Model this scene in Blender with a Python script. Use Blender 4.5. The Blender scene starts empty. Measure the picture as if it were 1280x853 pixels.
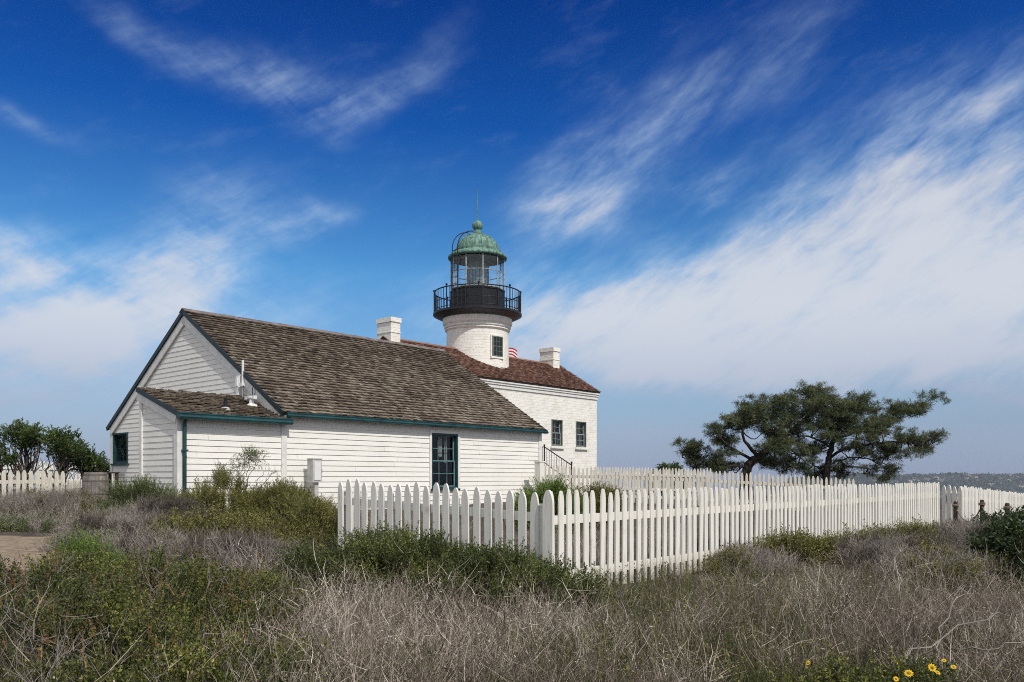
import bpy, math, random
import numpy as np
from mathutils import Vector, Matrix

random.seed(7)
rng = np.random.default_rng(7)
R = math.radians
sc = bpy.context.scene
col = sc.collection
F = 1055.0            # focal length in pixels of the 1280 wide photograph
TH = 0.851            # heading of the buildings' long side
U = np.array([math.cos(TH), math.sin(TH), 0.0])
V = np.array([-math.sin(TH), math.cos(TH), 0.0])
Z = np.array([0.0, 0.0, 1.0])

# ------------------------------------------------------------------ camera
cam_d = bpy.data.cameras.new("camera")
cam = bpy.data.objects.new("camera", cam_d)
col.objects.link(cam)
cam.location = (0, 0, 0)
cam.rotation_euler = (R(90), 0, 0)
cam_d.sensor_width = 36.0
cam_d.lens = 36.0 * F / 1280.0
cam_d.shift_y = 171.5 / 1280.0
cam_d.clip_start = 0.1
cam_d.clip_end = 60000
sc.camera = cam

# ------------------------------------------------------------------ sun, sky
SUN_AZ = R(35)        # from -Y (behind the camera) towards +X
SUN_EL = R(48)
sdir = Vector((math.sin(SUN_AZ) * math.cos(SUN_EL), -math.cos(SUN_AZ) * math.cos(SUN_EL), math.sin(SUN_EL)))
sun_d = bpy.data.lights.new("sun", 'SUN')
sun_d.energy = 3.35
sun_d.angle = R(0.53)
sun_d.color = (1.0, 0.955, 0.885)
sun = bpy.data.objects.new("sun", sun_d)
col.objects.link(sun)
sun.location = (20, -20, 40)
sun.rotation_euler = (-sdir).to_track_quat('-Z', 'Y').to_euler()
sc.view_settings.view_transform = 'Standard'
sc.view_settings.look = 'None'
sc.view_settings.exposure = 0.0
sc.view_settings.gamma = 1.0
sc.view_settings.use_curve_mapping = False
sc.cycles.pixel_filter_type = 'BLACKMAN_HARRIS'
sc.cycles.filter_width = 1.0
sc.cycles.use_denoising = False
sc.cycles.sample_clamp_indirect = 3.0
sc.cycles.sample_clamp_direct = 8.0
sc.cycles.transparent_max_bounces = 16


class NT:
    """small helper to wire shader nodes"""
    def __init__(s, tree):
        s.t = tree
        s.n = tree.nodes
        s.l = tree.links

    def put(s, sock, v):
        if hasattr(v, 'is_output'):
            s.l.new(v, sock)
        elif v is not None:
            if isinstance(v, (tuple, list)) and len(v) == 3 and sock.type == 'RGBA':
                v = (*v, 1)
            sock.default_value = v

    def node(s, typ, ins=None, **props):
        n = s.n.new(typ)
        for k, v in props.items():
            setattr(n, k, v)
        for k, v in (ins or {}).items():
            s.put(n.inputs[k], v)
        return n

    def m(s, op, a, b=None, c=None, clamp=False):
        n = s.node('ShaderNodeMath', {0: a}, operation=op, use_clamp=clamp)
        if b is not None: s.put(n.inputs[1], b)
        if c is not None: s.put(n.inputs[2], c)
        return n.outputs[0]

    def mix(s, f, a, b, blend='MIX'):
        n = s.node('ShaderNodeMix', None, data_type='RGBA', blend_type=blend)
        s.put(n.inputs[0], f); s.put(n.inputs[6], a); s.put(n.inputs[7], b)
        return n.outputs[2]

    def noise(s, vec, scale, detail=3, rough=0.55, dist=0.0):
        n = s.node('ShaderNodeTexNoise', {'Scale': scale, 'Detail': detail, 'Roughness': rough, 'Distortion': dist})
        if vec is not None: s.l.new(vec, n.inputs['Vector'])
        return n.outputs[0]

    def rng(s, v, a, b, c=0.0, d=1.0, smooth=True):
        n = s.node('ShaderNodeMapRange', {0: v, 1: a, 2: b, 3: c, 4: d})
        n.interpolation_type = 'SMOOTHSTEP' if smooth else 'LINEAR'
        return n.outputs[0]

    def ramp(s, fac, stops):
        n = s.node('ShaderNodeValToRGB', {0: fac})
        e = n.color_ramp.elements
        while len(e) < len(stops): e.new(0.5)
        for i, (p, c) in enumerate(stops):
            e[i].position = p
            e[i].color = (*c, 1)
        return n.outputs[0]

    def map(s, vec, scale=(1, 1, 1), rot=(0, 0, 0), loc=(0, 0, 0)):
        n = s.node('ShaderNodeMapping', {'Vector': vec, 'Scale': scale, 'Rotation': rot, 'Location': loc})
        return n.outputs[0]


world = bpy.data.worlds.new("World")
sc.world = world
world.use_nodes = True
wt = NT(world.node_tree)
wt.n.clear()
sky = wt.node('ShaderNodeTexSky')
sky.sky_type = 'NISHITA'
sky.sun_disc = False
sky.sun_elevation = SUN_EL
sky.sun_rotation = math.pi - SUN_AZ
sky.altitude = 100
sky.air_density = 1.0
sky.dust_density = 0.6
sky.ozone_density = 3.0
gen = wt.node('ShaderNodeTexCoord').outputs['Generated']
sep = wt.node('ShaderNodeSeparateXYZ', {0: gen})
az = wt.m('ARCTAN2', sep.outputs[0], sep.outputs[1])
el = wt.m('ARCSINE', sep.outputs[2])
pol = wt.node('ShaderNodeCombineXYZ', {0: az, 1: el, 2: 0.0}).outputs[0]


def warp(vec, scale, amt, detail=4.0):
    n = wt.node('ShaderNodeTexNoise', {'Vector': vec, 'Scale': scale, 'Detail': detail, 'Roughness': 0.55})
    v = wt.node('ShaderNodeVectorMath', {0: n.outputs[1], 1: (0.5, 0.5, 0.5)}, operation='SUBTRACT').outputs[0]
    v = wt.node('ShaderNodeVectorMath', {0: v, 3: amt}, operation='SCALE').outputs[0]
    return wt.node('ShaderNodeVectorMath', {0: vec, 1: v}, operation='ADD').outputs[0]


polw = warp(pol, 4.0, .085)          # slow drift that bends the cloud banks
sw = wt.node('ShaderNodeSeparateXYZ', {0: polw})


def ae(x, y):
    a = math.atan((x - 640) / F)
    return a, math.atan((598 - y) / F * math.cos(a))


def bank(x0, y0, x1, y1, wid, amp):
    """a soft streak of cirrus between two headings of the sky; wid in 1/1055 rad"""
    a0, e0 = ae(x0, y0); a1, e1 = ae(x1, y1)
    ca, ce = (a0 + a1) / 2, (e0 + e1) / 2
    ln = math.hypot(a1 - a0, e1 - e0) / 2
    c, s = (a1 - a0) / (2 * ln), (e1 - e0) / (2 * ln)
    da = wt.m('SUBTRACT', sw.outputs[0], ca); de = wt.m('SUBTRACT', sw.outputs[1], ce)
    p = wt.m('MULTIPLY_ADD', da, c / ln, wt.m('MULTIPLY', de, s / ln))
    q = wt.m('MULTIPLY_ADD', da, -s / (wid / F), wt.m('MULTIPLY', de, c / (wid / F)))
    r2 = wt.m('MULTIPLY_ADD', p, p, wt.m('MULTIPLY', q, q))
    return wt.m('MULTIPLY', wt.m('EXPONENT', wt.m('MULTIPLY', r2, -1.0)), amp)


def total(banks):
    tot = None
    for b_ in banks:
        g = bank(*b_)
        tot = g if tot is None else wt.m('ADD', tot, g)
    return tot


def streaks(ang, along, across, scale, seed, warp_amt=.03):
    """fibrous noise combed along a bearing (degrees above the horizon, to the right)"""
    v = wt.map(warp(pol, 7.0, warp_amt), rot=(0, 0, R(-ang)), loc=(seed, seed * .37, 0))
    v = wt.map(v, scale=(along, across, 1))
    return wt.noise(v, scale, 9, .62)


left = total([
    (70, -30, 260, 95, 24, .38), (230, 75, 420, 140, 34, .48), (380, 150, 510, 105, 26, .46), (470, 120, 600, 25, 26, .26), (300, 60, 480, 90, 36, .15),
    (-40, 140, 120, 190, 15, .40), (380, 185, 470, 180, 14, .16),
    (-60, 320, 80, 315, 32, .80), (-80, 440, 200, 385, 66, .74), (100, 390, 340, 300, 60, .74), (180, 260, 350, 240, 40, .30), (330, 300, 455, 265, 20, .52),
    (-40, 460, 330, 425, 64, .58), (250, 400, 560, 370, 44, .30), (-80, 415, 160, 425, 40, .40),
])
right = total([
    (620, 285, 790, 265, 36, .52), (650, 265, 790, 190, 54, .46), (730, 200, 900, 95, 66, .38), (860, 120, 1060, -10, 60, .34), (820, 235, 930, 215, 20, .34), (860, 255, 900, 245, 16, .3),
    (1000, 110, 1330, 60, 50, .22), (1080, 190, 1330, 110, 50, .34), (560, 400, 760, 410, 60, .55), (400, 440, 640, 380, 60, .30),
    (640, 425, 900, 405, 58, .85), (780, 390, 1080, 335, 64, .80), (960, 330, 1350, 225, 78, .76), (900, 290, 1350, 130, 70, .32),
    (860, 425, 1400, 410, 66, 1.0), (1120, 330, 1420, 290, 90, .75), (720, 455, 1350, 452, 30, .75),
])
# flat shelves of grey-violet cloud low over the sea
low = total([(-80, 505, 140, 500, 16, .7), (-80, 470, 260, 465, 18, .5), (760, 478, 1000, 482, 8, .5), (1120, 493, 1400, 491, 9, .8), (700, 545, 900, 548, 16, .45), (950, 520, 1200, 515, 9, .3), (1150, 555, 1400, 552, 14, .4)])
sl1 = streaks(-26, 3.6, 15, 2.4, 3.0); sl2 = streaks(26, 3.6, 13, 2.4, 7.0)
sr1 = streaks(34, 3.4, 14, 2.4, 11.0); sr2 = streaks(18, 4, 12, 2.8, 5.0)
puff = wt.noise(warp(pol, 9.0, .05), 11.0, 8, .58)
fine = wt.noise(wt.map(wt.map(pol, rot=(0, 0, R(-30))), scale=(22, 52, 1)), 3.0, 5, .65)


def cover(tot, n1, n2, body, w2):
    t = wt.m('ADD', wt.m('MULTIPLY', wt.m('SUBTRACT', n1, .5), 1.85), wt.m('MULTIPLY', wt.m('SUBTRACT', n2, .5), w2))
    t = wt.m('ADD', t, wt.m('MULTIPLY', wt.m('SUBTRACT', puff, .5), 1.1))
    t = wt.m('ADD', t, wt.m('MULTIPLY', wt.m('SUBTRACT', fine, .5), .22))
    # thin cloud is torn by the fibres, thick cloud only marbled
    k = wt.m('MULTIPLY', tot, wt.m('ADD', wt.m('MULTIPLY', t, wt.rng(tot, .45, 1.6, 1.0, .42)), body))
    return wt.rng(k, .04, 1.22)


cl = wt.m('MAXIMUM', cover(left, sl2, sl1, .80, 1.0), cover(right, sr1, sr2, .80, 1.1))
veil = wt.m('MULTIPLY', wt.rng(sr2, .50, .85), .07)
cl = wt.m('ADD', wt.m('MULTIPLY', cl, .85), wt.m('MULTIPLY', veil, wt.m('SUBTRACT', 1.0, cl)))
# bright overcast added out of view, overhead and behind, to lift the ambient light
over = wt.m('MAXIMUM', wt.rng(el, .66, .95), wt.rng(wt.m('ABSOLUTE', az), .85, 1.25))
over = wt.m('MULTIPLY', over, wt.rng(sl1, .25, .6, .70, .95))
cl = wt.m('MAXIMUM', cl, over)
# clear air: deep blue overhead, milky violet low down
tint = wt.ramp(wt.rng(el, 0.0, 0.56, smooth=False), [(0.0, (.90, .86, .98)), (.18, (.75, .88, 1.0)), (.42, (.42, .92, 1.22)), (.70, (.075, .43, 1.02)), (1.0, (.02, .205, .74))])
blue = wt.mix(1.0, sky.outputs[0], tint, 'MULTIPLY')
band = wt.m('MULTIPLY', wt.rng(el, .15, .01), .70)
blue = wt.mix(band, blue, (2.45, 3.35, 5.4, 1))
shelf = wt.m('MULTIPLY', low, wt.rng(wt.noise(wt.map(pol, scale=(2.2, 14, 1)), 3.0, 6, .6), .35, .65), None, True)
blue = wt.mix(wt.m('MULTIPLY', shelf, .75), blue, (3.9, 4.25, 5.7, 1))
ccol = wt.mix(wt.rng(el, .08, .20), (5.0, 5.4, 6.6, 1), wt.mix(wt.rng(cl, .15, .75), (5.3, 7.1, 9.0, 1), (7.2, 7.4, 7.85, 1)))
skyc = wt.mix(cl, blue, ccol)
bg = wt.node('ShaderNodeBackground', {'Color': skyc, 'Strength': 0.1})
wo = wt.node('ShaderNodeOutputWorld')
wt.l.new(bg.outputs[0], wo.inputs[0])


# ------------------------------------------------------------------ materials
def mat(name):
    m = bpy.data.materials.new(name)
    m.use_nodes = True
    t = NT(m.node_tree)
    b = t.n['Principled BSDF']
    return m, t, b


def simple(name, c, rough=.6, var=.15, scale=6, bump=0.0, bscale=40, metal=0.0, dark=None, spec=.4):
    m, t, b = mat(name)
    oc = t.node('ShaderNodeTexCoord').outputs['Object']
    n = t.noise(oc, scale, 5, .6)
    d = dark or tuple(v * (1 - var * 2.2) for v in c)
    t.put(b.inputs['Base Color'], t.mix(t.rng(n, .35, .68), d, c))
    b.inputs['Roughness'].default_value = rough
    b.inputs['Metallic'].default_value = metal
    b.inputs['Specular IOR Level'].default_value = spec
    if bump:
        bn = t.node('ShaderNodeBump', {'Strength': bump, 'Distance': .02, 'Height': t.noise(oc, bscale, 5, .6)})
        t.l.new(bn.outputs[0], b.inputs['Normal'])
    return m


def m_siding():
    m, t, b = mat("white_clapboard_paint")
    oc = t.node('ShaderNodeTexCoord').outputs['Object']
    isl = t.node('ShaderNodeNewGeometry').outputs['Random Per Island']
    n = t.noise(t.map(oc, scale=(.8, .8, 7)), 5, 6, .65)
    n2 = t.noise(oc, 1.1, 4, .6)
    c = t.mix(t.rng(n, .45, .8), (.82, .80, .745), (.71, .68, .61))
    c = t.mix(t.m('MULTIPLY', t.rng(n2, .5, .75), .5), c, (.70, .67, .60))
    c = t.mix(t.m('MULTIPLY', isl, .22), c, (.66, .65, .61))
    t.put(b.inputs['Base Color'], c)
    b.inputs['Roughness'].default_value = .62
    b.inputs['Specular IOR Level'].default_value = .25
    bn = t.node('ShaderNodeBump', {'Strength': .25, 'Distance': .01, 'Height': t.noise(t.map(oc, scale=(3, 3, 40)), 4, 5, .6)})
    t.l.new(bn.outputs[0], b.inputs['Normal'])
    return m


def m_shake(name, stops, seed=0, top=.16):
    m, t, b = mat(name)
    oc = t.node('ShaderNodeTexCoord').outputs['Object']
    isl = t.node('ShaderNodeNewGeometry').outputs['Random Per Island']
    big = t.noise(t.map(oc, loc=(seed, 0, 0)), .55, 4, .6)
    grain = t.noise(t.map(oc, scale=(22, 2.2, 2.2)), 4, 5, .7)
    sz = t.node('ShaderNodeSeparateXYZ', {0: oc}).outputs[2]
    # the colour runs darker towards the ridge
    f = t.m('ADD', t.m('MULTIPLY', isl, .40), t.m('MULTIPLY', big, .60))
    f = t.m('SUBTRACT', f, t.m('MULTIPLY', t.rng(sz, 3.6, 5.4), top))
    c = t.ramp(f, stops)
    c = t.mix(t.m('MULTIPLY', t.rng(grain, .35, .7), .55), c, tuple(v * .55 for v in stops[1][1]))
    moss = t.rng(t.noise(t.map(oc, loc=(0, seed + 4, 0)), 1.4, 6, .7), .56, .72)
    c = t.mix(t.m('MULTIPLY', moss, .6), c, tuple(v * .45 for v in stops[0][1]))
    t.put(b.inputs['Base Color'], c)
    b.inputs['Roughness'].default_value = .85
    b.inputs['Specular IOR Level'].default_value = .2
    bn = t.node('ShaderNodeBump', {'Strength': .5, 'Distance': .01, 'Height': grain})
    t.l.new(bn.outputs[0], b.inputs['Normal'])
    return m


def m_brick():
    m, t, b = mat("whitewashed_brick")
    oc = t.node('ShaderNodeTexCoord').outputs['Object']
    s = t.node('ShaderNodeSeparateXYZ', {0: oc})
    v = t.node('ShaderNodeCombineXYZ', {0: t.m('ADD', s.outputs[0], s.outputs[1]), 1: s.outputs[2], 2: 0.0}).outputs[0]
    wob = t.node('ShaderNodeTexNoise', {'Vector': oc, 'Scale': 6.0, 'Detail': 4.0})
    v = t.node('ShaderNodeVectorMath', {0: v, 1: t.node('ShaderNodeVectorMath', {0: wob.outputs[1], 3: .05}, operation='SCALE').outputs[0]}, operation='ADD').outputs[0]
    br = t.node('ShaderNodeTexBrick', {'Vector': v, 'Scale': 1.0, 'Mortar Size': .012, 'Mortar Smooth': .6, 'Brick Width': .30, 'Row Height': .115,
                                       'Color1': (1, 1, 1, 1), 'Color2': (.72, .72, .72, 1), 'Mortar': (0, 0, 0, 1)})
    n = t.noise(oc, 3.2, 7, .68)
    n2 = t.noise(oc, 14, 5, .65)
    n3 = t.noise(t.map(oc, scale=(5, 5, 16)), 1.6, 5, .7)
    c = t.mix(t.rng(n, .42, .72), (.83, .81, .75), (.72, .69, .61))
    chip = t.m('MULTIPLY', t.rng(n3, .53, .66), t.rng(n2, .44, .6))
    c = t.mix(t.m('MULTIPLY', chip, .9), c, (.40, .36, .30))
    c = t.mix(t.m('MULTIPLY', t.m('MULTIPLY', br.outputs[1], t.rng(n, .45, .62)), .18), c, (.50, .46, .40))
    t.put(b.inputs['Base Color'], c)
    b.inputs['Roughness'].default_value = .8
    b.inputs['Specular IOR Level'].default_value = .2
    h = t.m('ADD', t.m('MULTIPLY', br.outputs[0], .5), t.m('MULTIPLY', n2, .8))
    bn = t.node('ShaderNodeBump', {'Strength': .5, 'Distance': .025, 'Height': h})
    t.l.new(bn.outputs[0], b.inputs['Normal'])
    return m


def m_patina():
    m, t, b = mat("green_copper_patina")
    oc = t.node('ShaderNodeTexCoord').outputs['Object']
    n = t.noise(t.map(oc, scale=(6, 6, 1.5)), 1.5, 6, .7)
    n2 = t.noise(oc, 9, 5, .7)
    c = t.ramp(t.m('ADD', t.m('MULTIPLY', n, .7), t.m('MULTIPLY', n2, .3)), [(.36, (.025, .05, .042)), (.47, (.085, .17, .135)), (.57, (.17, .31, .25)), (.68, (.20, .24, .17))])
    t.put(b.inputs['Base Color'], c)
    b.inputs['Roughness'].default_value = .7
    return m


def m_glass(name, tint=(.9, .95, .95), refl=.10, k=.55):
    m, t, b = mat(name)
    t.n.remove(b)
    tr = t.node('ShaderNodeBsdfTransparent', {'Color': tint})
    gl = t.node('ShaderNodeBsdfGlossy', {'Color': (.9, .9, .9), 'Roughness': .03})
    fr = t.node('ShaderNodeLayerWeight', {'Blend': .18})
    f = t.m('ADD', t.m('MULTIPLY', fr.outputs[0], k), refl)
    mx = t.node('ShaderNodeMixShader', {0: f, 1: tr.outputs[0], 2: gl.outputs[0]})
    t.l.new(mx.outputs[0], t.n['Material Output'].inputs[0])
    return m


def m_leaf(name, stops, trans=.16, rough=.5):
    """foliage colour varies from leaf to leaf and from sprig to sprig"""
    m, t, b = mat(name)
    isl = t.node('ShaderNodeNewGeometry').outputs['Random Per Island']
    tin = t.node('ShaderNodeAttribute', attribute_name='tint').outputs['Fac']
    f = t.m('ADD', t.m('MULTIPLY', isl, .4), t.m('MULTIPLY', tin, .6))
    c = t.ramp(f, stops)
    t.put(b.inputs['Base Color'], c)
    b.inputs['Roughness'].default_value = rough
    b.inputs['Specular IOR Level'].default_value = .3
    tl = t.node('ShaderNodeBsdfTranslucent', {'Color': t.mix(.5, c, (.16, .2, .03))})
    mx = t.node('ShaderNodeMixShader', {0: trans, 1: b.outputs[0], 2: tl.outputs[0]})
    t.l.new(mx.outputs[0], t.n['Material Output'].inputs[0])
    return m


def m_picket(nm, c0, c1):
    m, t, b = mat(nm)
    oc = t.node('ShaderNodeTexCoord').outputs['Object']
    oi = t.node('ShaderNodeObjectInfo').outputs['Random']
    v = t.node('ShaderNodeVectorMath', {0: oc, 1: t.node('ShaderNodeCombineXYZ', {0: t.m('MULTIPLY', oi, 50.0), 1: 0.0, 2: t.m('MULTIPLY', oi, 31.0)}).outputs[0]}, operation='ADD').outputs[0]
    n = t.noise(t.map(v, scale=(14, 14, 2)), 1.6, 6, .65)
    n2 = t.noise(v, 3, 5, .6)
    c = t.mix(t.rng(n, .45, .75), c0, c1)
    c = t.mix(t.m('MULTIPLY', t.rng(n2, .60, .75), .6), c, (.42, .38, .31))
    c = t.mix(t.m('MULTIPLY', oi, .22), c, (.58, .56, .50))
    zl = t.node('ShaderNodeSeparateXYZ', {0: oc}).outputs[2]
    splash = t.rng(t.m('ADD', zl, t.m('MULTIPLY', t.m('SUBTRACT', n, .5), .5)), .02, .30, .55, 0.0)
    c = t.mix(splash, c, (.33, .28, .21))
    t.put(b.inputs['Base Color'], c)
    b.inputs['Roughness'].default_value = .7
    b.inputs['Specular IOR Level'].default_value = .2
    bn = t.node('ShaderNodeBump', {'Strength': .35, 'Distance': .006, 'Height': n})
    t.l.new(bn.outputs[0], b.inputs['Normal'])
    return m


M = {}
M['siding'] = m_siding()
M['trim'] = simple('white_trim_paint', (.78, .77, .73), .55, .07, 5, .1, 60)
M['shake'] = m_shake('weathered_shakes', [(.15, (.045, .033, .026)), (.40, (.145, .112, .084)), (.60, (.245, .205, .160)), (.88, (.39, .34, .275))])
M['redshake'] = m_shake('red_brown_shakes', [(.12, (.060, .032, .025)), (.38, (.19, .102, .076)), (.62, (.32, .185, .138)), (.90, (.46, .32, .25))], 9, 0.0)
M['cap'] = simple('grey_ridge_boards', (.21, .175, .16), .8, .2, 4, .3, 30)
M['slab'] = simple('dark_roof_boards', (.06, .05, .045), .8)
M['teal'] = simple('teal_gutter_paint', (.012, .060, .066), .45, .2, 3, .05, 30)
M['dkteal'] = simple('dark_teal_edge_paint', (.010, .030, .038), .5, .2, 3)
M['sash'] = simple('teal_sash_paint', (.13, .25, .26), .45, .15, 6)
M['sage'] = simple('sage_window_paint', (.15, .19, .15), .5, .2, 6)
M['glass'] = m_glass('window_glass', (.78, .82, .84), .015, .35)
M['room'] = simple('room_shade_lining', (.03, .03, .03), .9)  # near-black, stands in for the unlit room
M['dark_pane'] = simple('dark_window_pane', (.012, .014, .016), .08, .2, 4, spec=.6)
M['lantern_glass'] = m_glass('lantern_glass', (.93, .96, .97), .05)
M['brick'] = m_brick()
M['iron'] = simple('black_iron_paint', (.016, .017, .022), .42, .3, 8, .1, 30)
M['rail_iron'] = simple('dark_iron', (.02, .02, .024), .5, .2, 8)
M['grey_iron'] = simple('grey_mullion_paint', (.42, .45, .44), .5, .2, 8)
M['patina'] = m_patina()
M['lens'] = simple('fresnel_glass', (.72, .78, .74), .12, .3, 20, spec=.9)
t_ = NT(M['lens'].node_tree)
mx_ = t_.node('ShaderNodeMixShader', {0: .42, 1: t_.n['Principled BSDF'].outputs[0], 2: t_.node('ShaderNodeBsdfTransparent', {'Color': (.80, .88, .84)}).outputs[0]})
t_.l.new(mx_.outputs[0], t_.n['Material Output'].inputs[0])
M['brass'] = simple('lens_brass', (.09, .08, .05), .35, .2, 12, metal=.6)
M['picket'] = m_picket('white_fence_paint', (.78, .76, .69), (.63, .60, .53))
M['picket_old'] = m_picket('worn_cream_fence_paint', (.60, .57, .49), (.42, .38, .30))
M['wood_grey'] = simple('weathered_grey_wood', (.27, .25, .225), .85, .22, 5, .4, 40)
M['wood_dark'] = simple('dark_post_wood', (.065, .045, .036), .85, .25, 7, .4, 40)
M['rope'] = simple('tan_rope', (.27, .21, .15), .9, .2, 40)
M['hoop'] = simple('rusty_hoop_iron', (.17, .15, .14), .6, .25, 9)
M['plastic'] = simple('white_conduit', (.75, .75, .74), .4, .05, 6)
M['boxgrey'] = simple('grey_metal_box', (.52, .52, .49), .5, .12, 5)
M['curtain'] = simple('cream_curtain', (.70, .66, .55), .9, .1, 8)
M['red'] = simple('red_cloth', (.50, .03, .05), .8, .1, 8)
M['white_cloth'] = simple('white_cloth', (.78, .77, .76), .8, .05, 8)
M['navy'] = simple('navy_cloth', (.02, .03, .12), .8, .1, 8)
M['stone'] = simple('grey_step_stone', (.34, .32, .29), .85, .2, 4, .3, 20)
M['bark'] = simple('dark_pine_bark', (.060, .046, .037), .9, .3, 6, .8, 18)
M['bark_grey'] = simple('grey_brown_bark', (.15, .125, .10), .9, .3, 7, .6, 25)


# ------------------------------------------------------------------ mesh helpers
class MB:
    def __init__(s):
        s.v, s.f, s.m = [], [], []

    def quad(s, a, b, c, d, mi=0):
        i = len(s.v)
        s.v += [tuple(a), tuple(b), tuple(c), tuple(d)]
        s.f.append((i, i + 1, i + 2, i + 3)); s.m.append(mi)

    def obox(s, c, a, n, b, ha, hn, hb, mi=0):
        """box centred at c with half sizes along the three unit axes a, n, b"""
        c, a, n, b = (np.asarray(q, float) for q in (c, a, n, b))
        i = len(s.v)
        for sa in (-1, 1):
            for sn in (-1, 1):
                for sb in (-1, 1):
                    s.v.append(tuple(c + a * sa * ha + n * sn * hn + b * sb * hb))
        for q in ((0, 1, 3, 2), (4, 6, 7, 5), (0, 4, 5, 1), (2, 3, 7, 6), (0, 2, 6, 4), (1, 5, 7, 3)):
            s.f.append(tuple(i + k for k in q)); s.m.append(mi)

    def box(s, x0, x1, y0, y1, z0, z1, mi=0):
        s.obox(((x0 + x1) / 2, (y0 + y1) / 2, (z0 + z1) / 2), (1, 0, 0), (0, 1, 0), (0, 0, 1), (x1 - x0) / 2, (y1 - y0) / 2, (z1 - z0) / 2, mi)

    def beam(s, p, q, w, h, mi=0):
        """rectangular bar from p to q"""
        p, q = np.asarray(p, float), np.asarray(q, float)
        d = q - p; ln = np.linalg.norm(d); d /= ln
        up = np.array([0, 0, 1.0]) if abs(d[2]) < .95 else np.array([0, 1.0, 0])
        sd = np.cross(d, up); sd /= np.linalg.norm(sd)
        s.obox((p + q) / 2, d, sd, np.cross(sd, d), ln / 2, w / 2, h / 2, mi)

    def tube(s, pts, rad, n=8, mi=0, cap=True):
        pts = [np.asarray(p, float) for p in pts]
        rad = [rad] * len(pts) if np.isscalar(rad) else rad
        i0 = len(s.v)
        ref = None
        for k, p in enumerate(pts):
            d = pts[min(k + 1, len(pts) - 1)] - pts[max(k - 1, 0)]
            d = d / (np.linalg.norm(d) + 1e-12)
            if ref is None:
                ref = np.array([1.0, 0, 0]) if abs(d[0]) < .8 else np.array([0, 1.0, 0])
            a = ref - d * np.dot(ref, d); a /= np.linalg.norm(a)
            ref = a
            b = np.cross(d, a)
            for j in range(n):
                t = 2 * math.pi * j / n
                s.v.append(tuple(p + rad[k] * (math.cos(t) * a + math.sin(t) * b)))
        for k in range(len(pts) - 1):
            for j in range(n):
                a0 = i0 + k * n + j; a1 = i0 + k * n + (j + 1) % n
                s.f.append((a0, a1, a1 + n, a0 + n)); s.m.append(mi)
        if cap:
            s.f.append(tuple(i0 + j for j in range(n))[::-1]); s.m.append(mi)
            s.f.append(tuple(i0 + (len(pts) - 1) * n + j for j in range(n))); s.m.append(mi)

    def lathe(s, prof, n=48, mi=0, ph=0.0, c=(0, 0), closed=False):
        i0 = len(s.v)
        for r, z in prof:
            for j in range(n):
                t = ph + 2 * math.pi * j / n
                s.v.append((c[0] + r * math.sin(t), c[1] - r * math.cos(t), z))
        for k in range(len(prof) - 1):
            for j in range(n):
                a0 = i0 + k * n + j; a1 = i0 + k * n + (j + 1) % n
                s.f.append((a0, a1, a1 + n, a0 + n)); s.m.append(mi)
        if closed:
            s.f.append(tuple(i0 + j for j in range(n))[::-1]); s.m.append(mi)
            s.f.append(tuple(i0 + (len(prof) - 1) * n + j for j in range(n))); s.m.append(mi)

    def prism(s, outline, p0, a, b, n, h, mi=0):
        """polygon outline (in axes a,b from p0) extruded by +-h along n"""
        p0, a, b, n = (np.asarray(q, float) for q in (p0, a, b, n))
        i = len(s.v); k = len(outline)
        for sg in (-1, 1):
            for x, y in outline:
                s.v.append(tuple(p0 + a * x + b * y + n * sg * h))
        s.f.append(tuple(range(i, i + k))[::-1]); s.m.append(mi)
        s.f.append(tuple(range(i + k, i + 2 * k))); s.m.append(mi)
        for j in range(k):
            j2 = (j + 1) % k
            s.f.append((i + j, i + j2, i + k + j2, i + k + j)); s.m.append(mi)

    def build(s, name, mats, parent=None, dz=0.0, smooth=False, loc=None):
        me = bpy.data.meshes.new(name)
        vs = [(x, y, z + dz) for x, y, z in s.v] if dz else s.v
        me.from_pydata(vs, [], s.f)
        mats = mats if isinstance(mats, (list, tuple)) else [mats]
        for m in mats: me.materials.append(m)
        if len(mats) > 1:
            me.polygons.foreach_set('material_index', s.m)
        if smooth:
            me.polygons.foreach_set('use_smooth', [True] * len(s.f))
        me.update()
        o = bpy.data.objects.new(name, me)
        col.objects.link(o)
        if parent is not None: o.parent = parent
        if loc is not None: o.location = loc
        return o


def tag(o, label=None, cat=None, group=None, kind=None):
    if label: o['label'] = label
    if cat: o['category'] = cat
    if group: o['group'] = group
    if kind: o['kind'] = kind
    return o


def empty(name, loc, rz=0.0, **k):
    o = bpy.data.objects.new(name, None)
    o.empty_display_size = .3
    o.location = loc
    o.rotation_euler = (0, 0, rz)
    col.objects.link(o)
    return tag(o, **k)


def px(x, y, Y):
    return np.array([(x - 640) / F * Y, Y, (598 - y) / F * Y])


# ------------------------------------------------------------------ terrain
CP = np.array([(0, 0, -1.55), (-4, 5, -1.38), (4, 5, -1.50), (.5, 8.4, -1.22), (-2.5, 10.8, -1.05), (-7, 13, -.92), (-12, 20, -.80), (-12.5, 25, -.66),
               (-6, 20, -.78), (1, 27, -.74), (9, 26, -1.0), (12, 19, -1.18), (6, 14, -1.18), (17, 27, -1.5), (10, 10, -1.5), (25, 25, -2.0), (5, 35, -.75),
               (0, 45, -.8), (-20, 35, -.5), (-25, 20, -.8), (20, 40, -1.6), (-10, 5, -1.3), (3, 18, -1.0), (-2, 16, -.86), (15, 50, -1.1), (40, 30, -3), (-40, 30, -1), (0, -20, -2), (6, 40, -.8)])


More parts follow.
